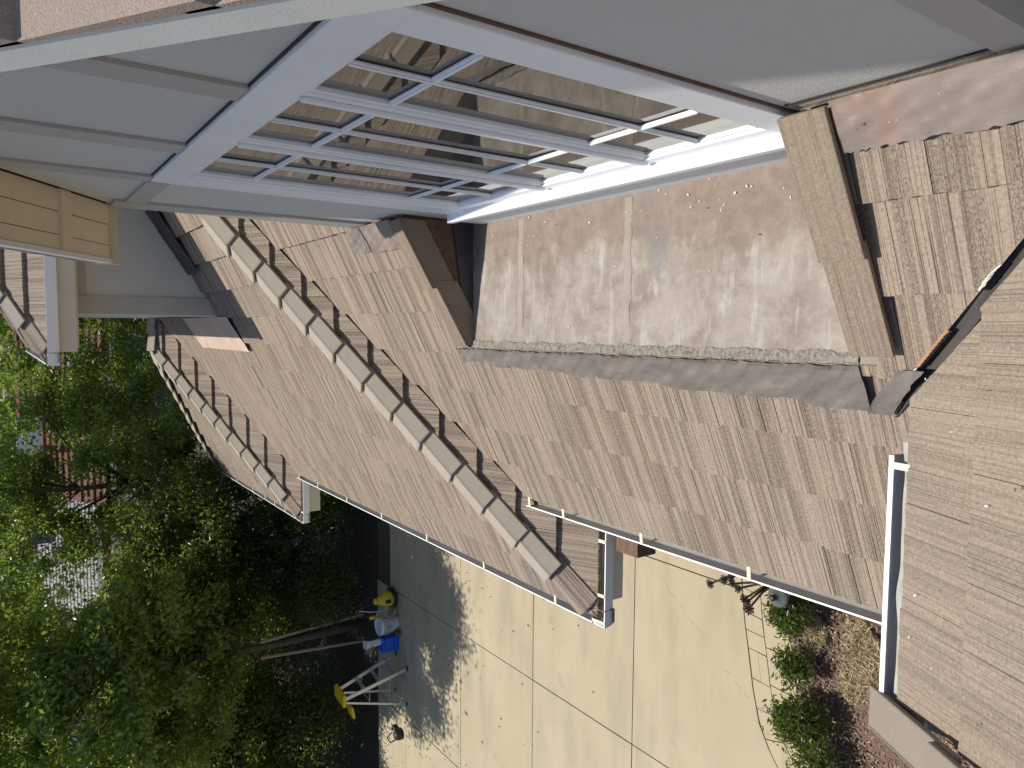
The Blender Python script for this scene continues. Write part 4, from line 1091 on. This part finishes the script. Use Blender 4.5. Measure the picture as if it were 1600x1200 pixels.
# ------------------------------------------------------------------ street and neighbours
struct(one('road', lambda b: b.poly([(-80, 22, -.05), (80, 22, -.05), (80, 29, -.05), (-80, 29, -.05)]), 'asphalt'))
struct(one('far_lawn', lambda b: b.poly([(-80, 29.4, -.045), (80, 29.4, -.045), (80, 120, -.045), (-80, 120, -.045)]), 'lawn'))
struct(one('far_pavement', lambda b: (b.box((-80, 29, -.05), (80, 29.15, .08)), b.box((-13.5, 29.15, -.05), (-8, 36, -.02))), 'concrete'))
# house with garage straight across
nh = empty('neighbour_house', 'house across the street with grey shingle roof over a cream garage door', 'house', 'houses across the street')
def nb(name, a, b, mat, parent): return boxo(name, a, b, mat, parent)
NY = 36.0
nb('wall', (-19, NY, 0), (-7.0, NY+.3, 2.55), 'brick_pale', nh)
gd = nb('garage_door', (-13.6, NY-.06, 0), (-9.0, NY-.001, 1.78), 'ncream', nh)
for k in range(6):
    for r_ in range(2):
        for c_ in range(2):
            x = -13.4+k*.75; nb('pane', (x+c_*.28, NY-.075, 1.16+r_*.28), (x+c_*.28+.22, NY-.0605, 1.16+r_*.28+.22), 'dark_glass', gd)
for z in (.5, 1.0): nb('panel_joint', (-13.6, NY-.07, z), (-9.0, NY-.0601, z+.02), 'shingle_gap', gd)
nb('trim', (-13.8, NY-.09, 1.80), (-8.8, NY-.002, 1.96), 'ncream', nh); nb('trim', (-8.98, NY-.09, 0), (-8.75, NY-.002, 1.79), 'ncream', nh)
for r_ in range(9):
    for c_ in range(18):
        if random.random() < .93: nb('brick', (-13.5+c_*.27+(r_ % 2)*.13, NY-.02, 1.98+r_*.062), (-13.5+c_*.27+.25+(r_ % 2)*.13, NY-.001, 1.98+r_*.062+.05), 'brick', nh)
# grey shingle roof facing the street, every shingle a lapped piece
ns = one('roof', lambda b: b.prism([(-19.2, NY-.5, 2.53), (-7.6, NY-.5, 2.53), (-7.6, NY+3.0, 4.5), (-19.2, NY+3.0, 4.5)], (0, 0, -.08)), 'shingle_gap', nh)
nb('fascia', (-19.2, NY-.56, 2.35), (-7.55, NY-.51, 2.55), 'nwhite', nh)
sn = Vector((0, -1.97, 3.5)).normalized(); su = Vector((0, 3.5, 1.97)).normalized()
shm = MB(); shm.prism([Vector((-.17, 0, 0))+sn*.045, Vector((.17, 0, 0))+sn*.045, Vector((.17, 0, 0))+su*.26+sn*.01, Vector((-.17, 0, 0))+su*.26+sn*.01], sn*-.04)
me = None; rr2 = random.Random(3)
for r_ in range(17):
    for c_ in range(17):
        p = Vector((-12.9+c_*.37+(r_ % 2)*.18, NY-.52, 2.53))+su*(r_*.235)
        if me is None: o = shm.build('shingle', 'shingle_grey', ns); me = o.data
        else: o = link('shingle', me, ns)
        o.location = p
# upper storey of that house: brown side with white trim
nb('upper_wall', (-9.6, NY+2.2, 2.6), (-5.6, NY+5, 4.9), 'slate_blue', nh)
rb = one('upper_roof', lambda b: b.prism([(-10.4, NY+1.7, 3.62), (-7.2, NY+1.7, 3.62), (-7.2, NY+4.0, 5.0), (-10.4, NY+4.0, 5.0)], (0, 0, -.1)), 'roof_brown', nh)
for r_ in range(7):
    for c_ in range(11):
        p = Vector((-10.4+c_*.29+(r_ % 2)*.1, NY+1.69+r_*.32, 3.64+r_*.192)); nb('roof_tile', p, p+Vector((.27, .32, .05)), 'roof_brown', rb)
nb('trim', (-10.5, NY+1.6, 3.45), (-10.2, NY+1.72, 5.0), 'nwhite', nh); nb('trim', (-10.5, NY+3.9, 4.9), (-5.5, NY+4.1, 5.15), 'nwhite', nh); nb('trim', (-10.4, NY+1.62, 3.40), (-7.3, NY+1.70, 3.60), 'slate_blue', nh)
# second house: brown roof, white fascia
n2 = empty('neighbour_house', 'brown roofed neighbour house with white fascia glimpsed through the tree', 'house', 'houses across the street')
M2 = 31.0
nb('wall', (-6.3, M2, 0), (4.0, M2+.3, 2.2), 'slate_blue', n2)
nb('fascia', (-6.4, M2-.6, 2.35), (-3.2, M2-.5, 2.62), 'nwhite', n2); nb('fascia', (-6.45, M2-.6, 1.6), (-6.25, M2-.5, 2.6), 'nwhite', n2); nb('fascia', (-3.19, M2-.58, 2.2), (4.5, M2-.48, 2.42), 'nwhite', n2)
wn = nb('window', (-5.4, M2-.03, .8), (-3.8, M2-.001, 1.9), 'dark_glass', n2); nb('frame', (-4.65, M2-.06, .8), (-4.55, M2-.031, 1.9), 'ncream', wn)
r3 = one('roof', lambda b: b.prism([(-6.6, M2-.6, 2.62), (5, M2-.6, 2.62), (5, M2+4.5, 5.2), (-6.6, M2+4.5, 5.2)], (0, 0, -.1)), 'roof_brown', n2)
for r_ in range(15):
    for c_ in range(14):
        p = Vector((-6.6+c_*.6+(r_ % 2)*.25, M2-.62+r_*.34, 2.635+r_*.172)); nb('roof_tile', p, p+Vector((.57, .34, .06)), 'roof_brown', r3)
one('gable_trim', lambda b: b.prism([(-2.2, M2-.75, 2.2), (-1.95, M2-.75, 2.2), (-1.1, M2-.75, 3.7), (-1.6, M2-.75, 3.8)], (0, .1, 0)), 'nwhite', n2)
one('dormer_trim', lambda b: (b.box((-4.9, M2+1.8, 4.5), (-3.4, M2+1.9, 5.3)), b.box((-4.9, M2+1.9, 4.6), (-4.75, M2+4, 5.4))), 'nwhite', n2)
lv = nb('shutter', (-.35, M2-.7, 1.18), (.45, M2-.62, 1.62), 'nwhite', n2)
for k in range(3): nb('slat', (-.30, M2-.72, 1.24+k*.12), (.40, M2-.7001, 1.31+k*.12), 'slate_blue', lv)

# a wooded rise far behind the street: one mass of foliage
n = 60000; r = np.random.default_rng(77)
Pw = np.stack([r.uniform(-45, 40, n), 56+r.normal(size=n)*3.0, np.abs(r.normal(size=n))*3.5+r.random(n)*6], 1)
Pw[:, 2] *= .75+.25*np.sin(Pw[:, 0]*.55)+.12*np.sin(Pw[:, 0]*1.7)
tag(scatter_mesh('distant_wood', Pw, r.uniform(.35, .7, n), 'leaf', (1, .6), .2, .1, seed=5), 'distant green wood closing the view beyond the far houses', 'trees', kind='stuff')
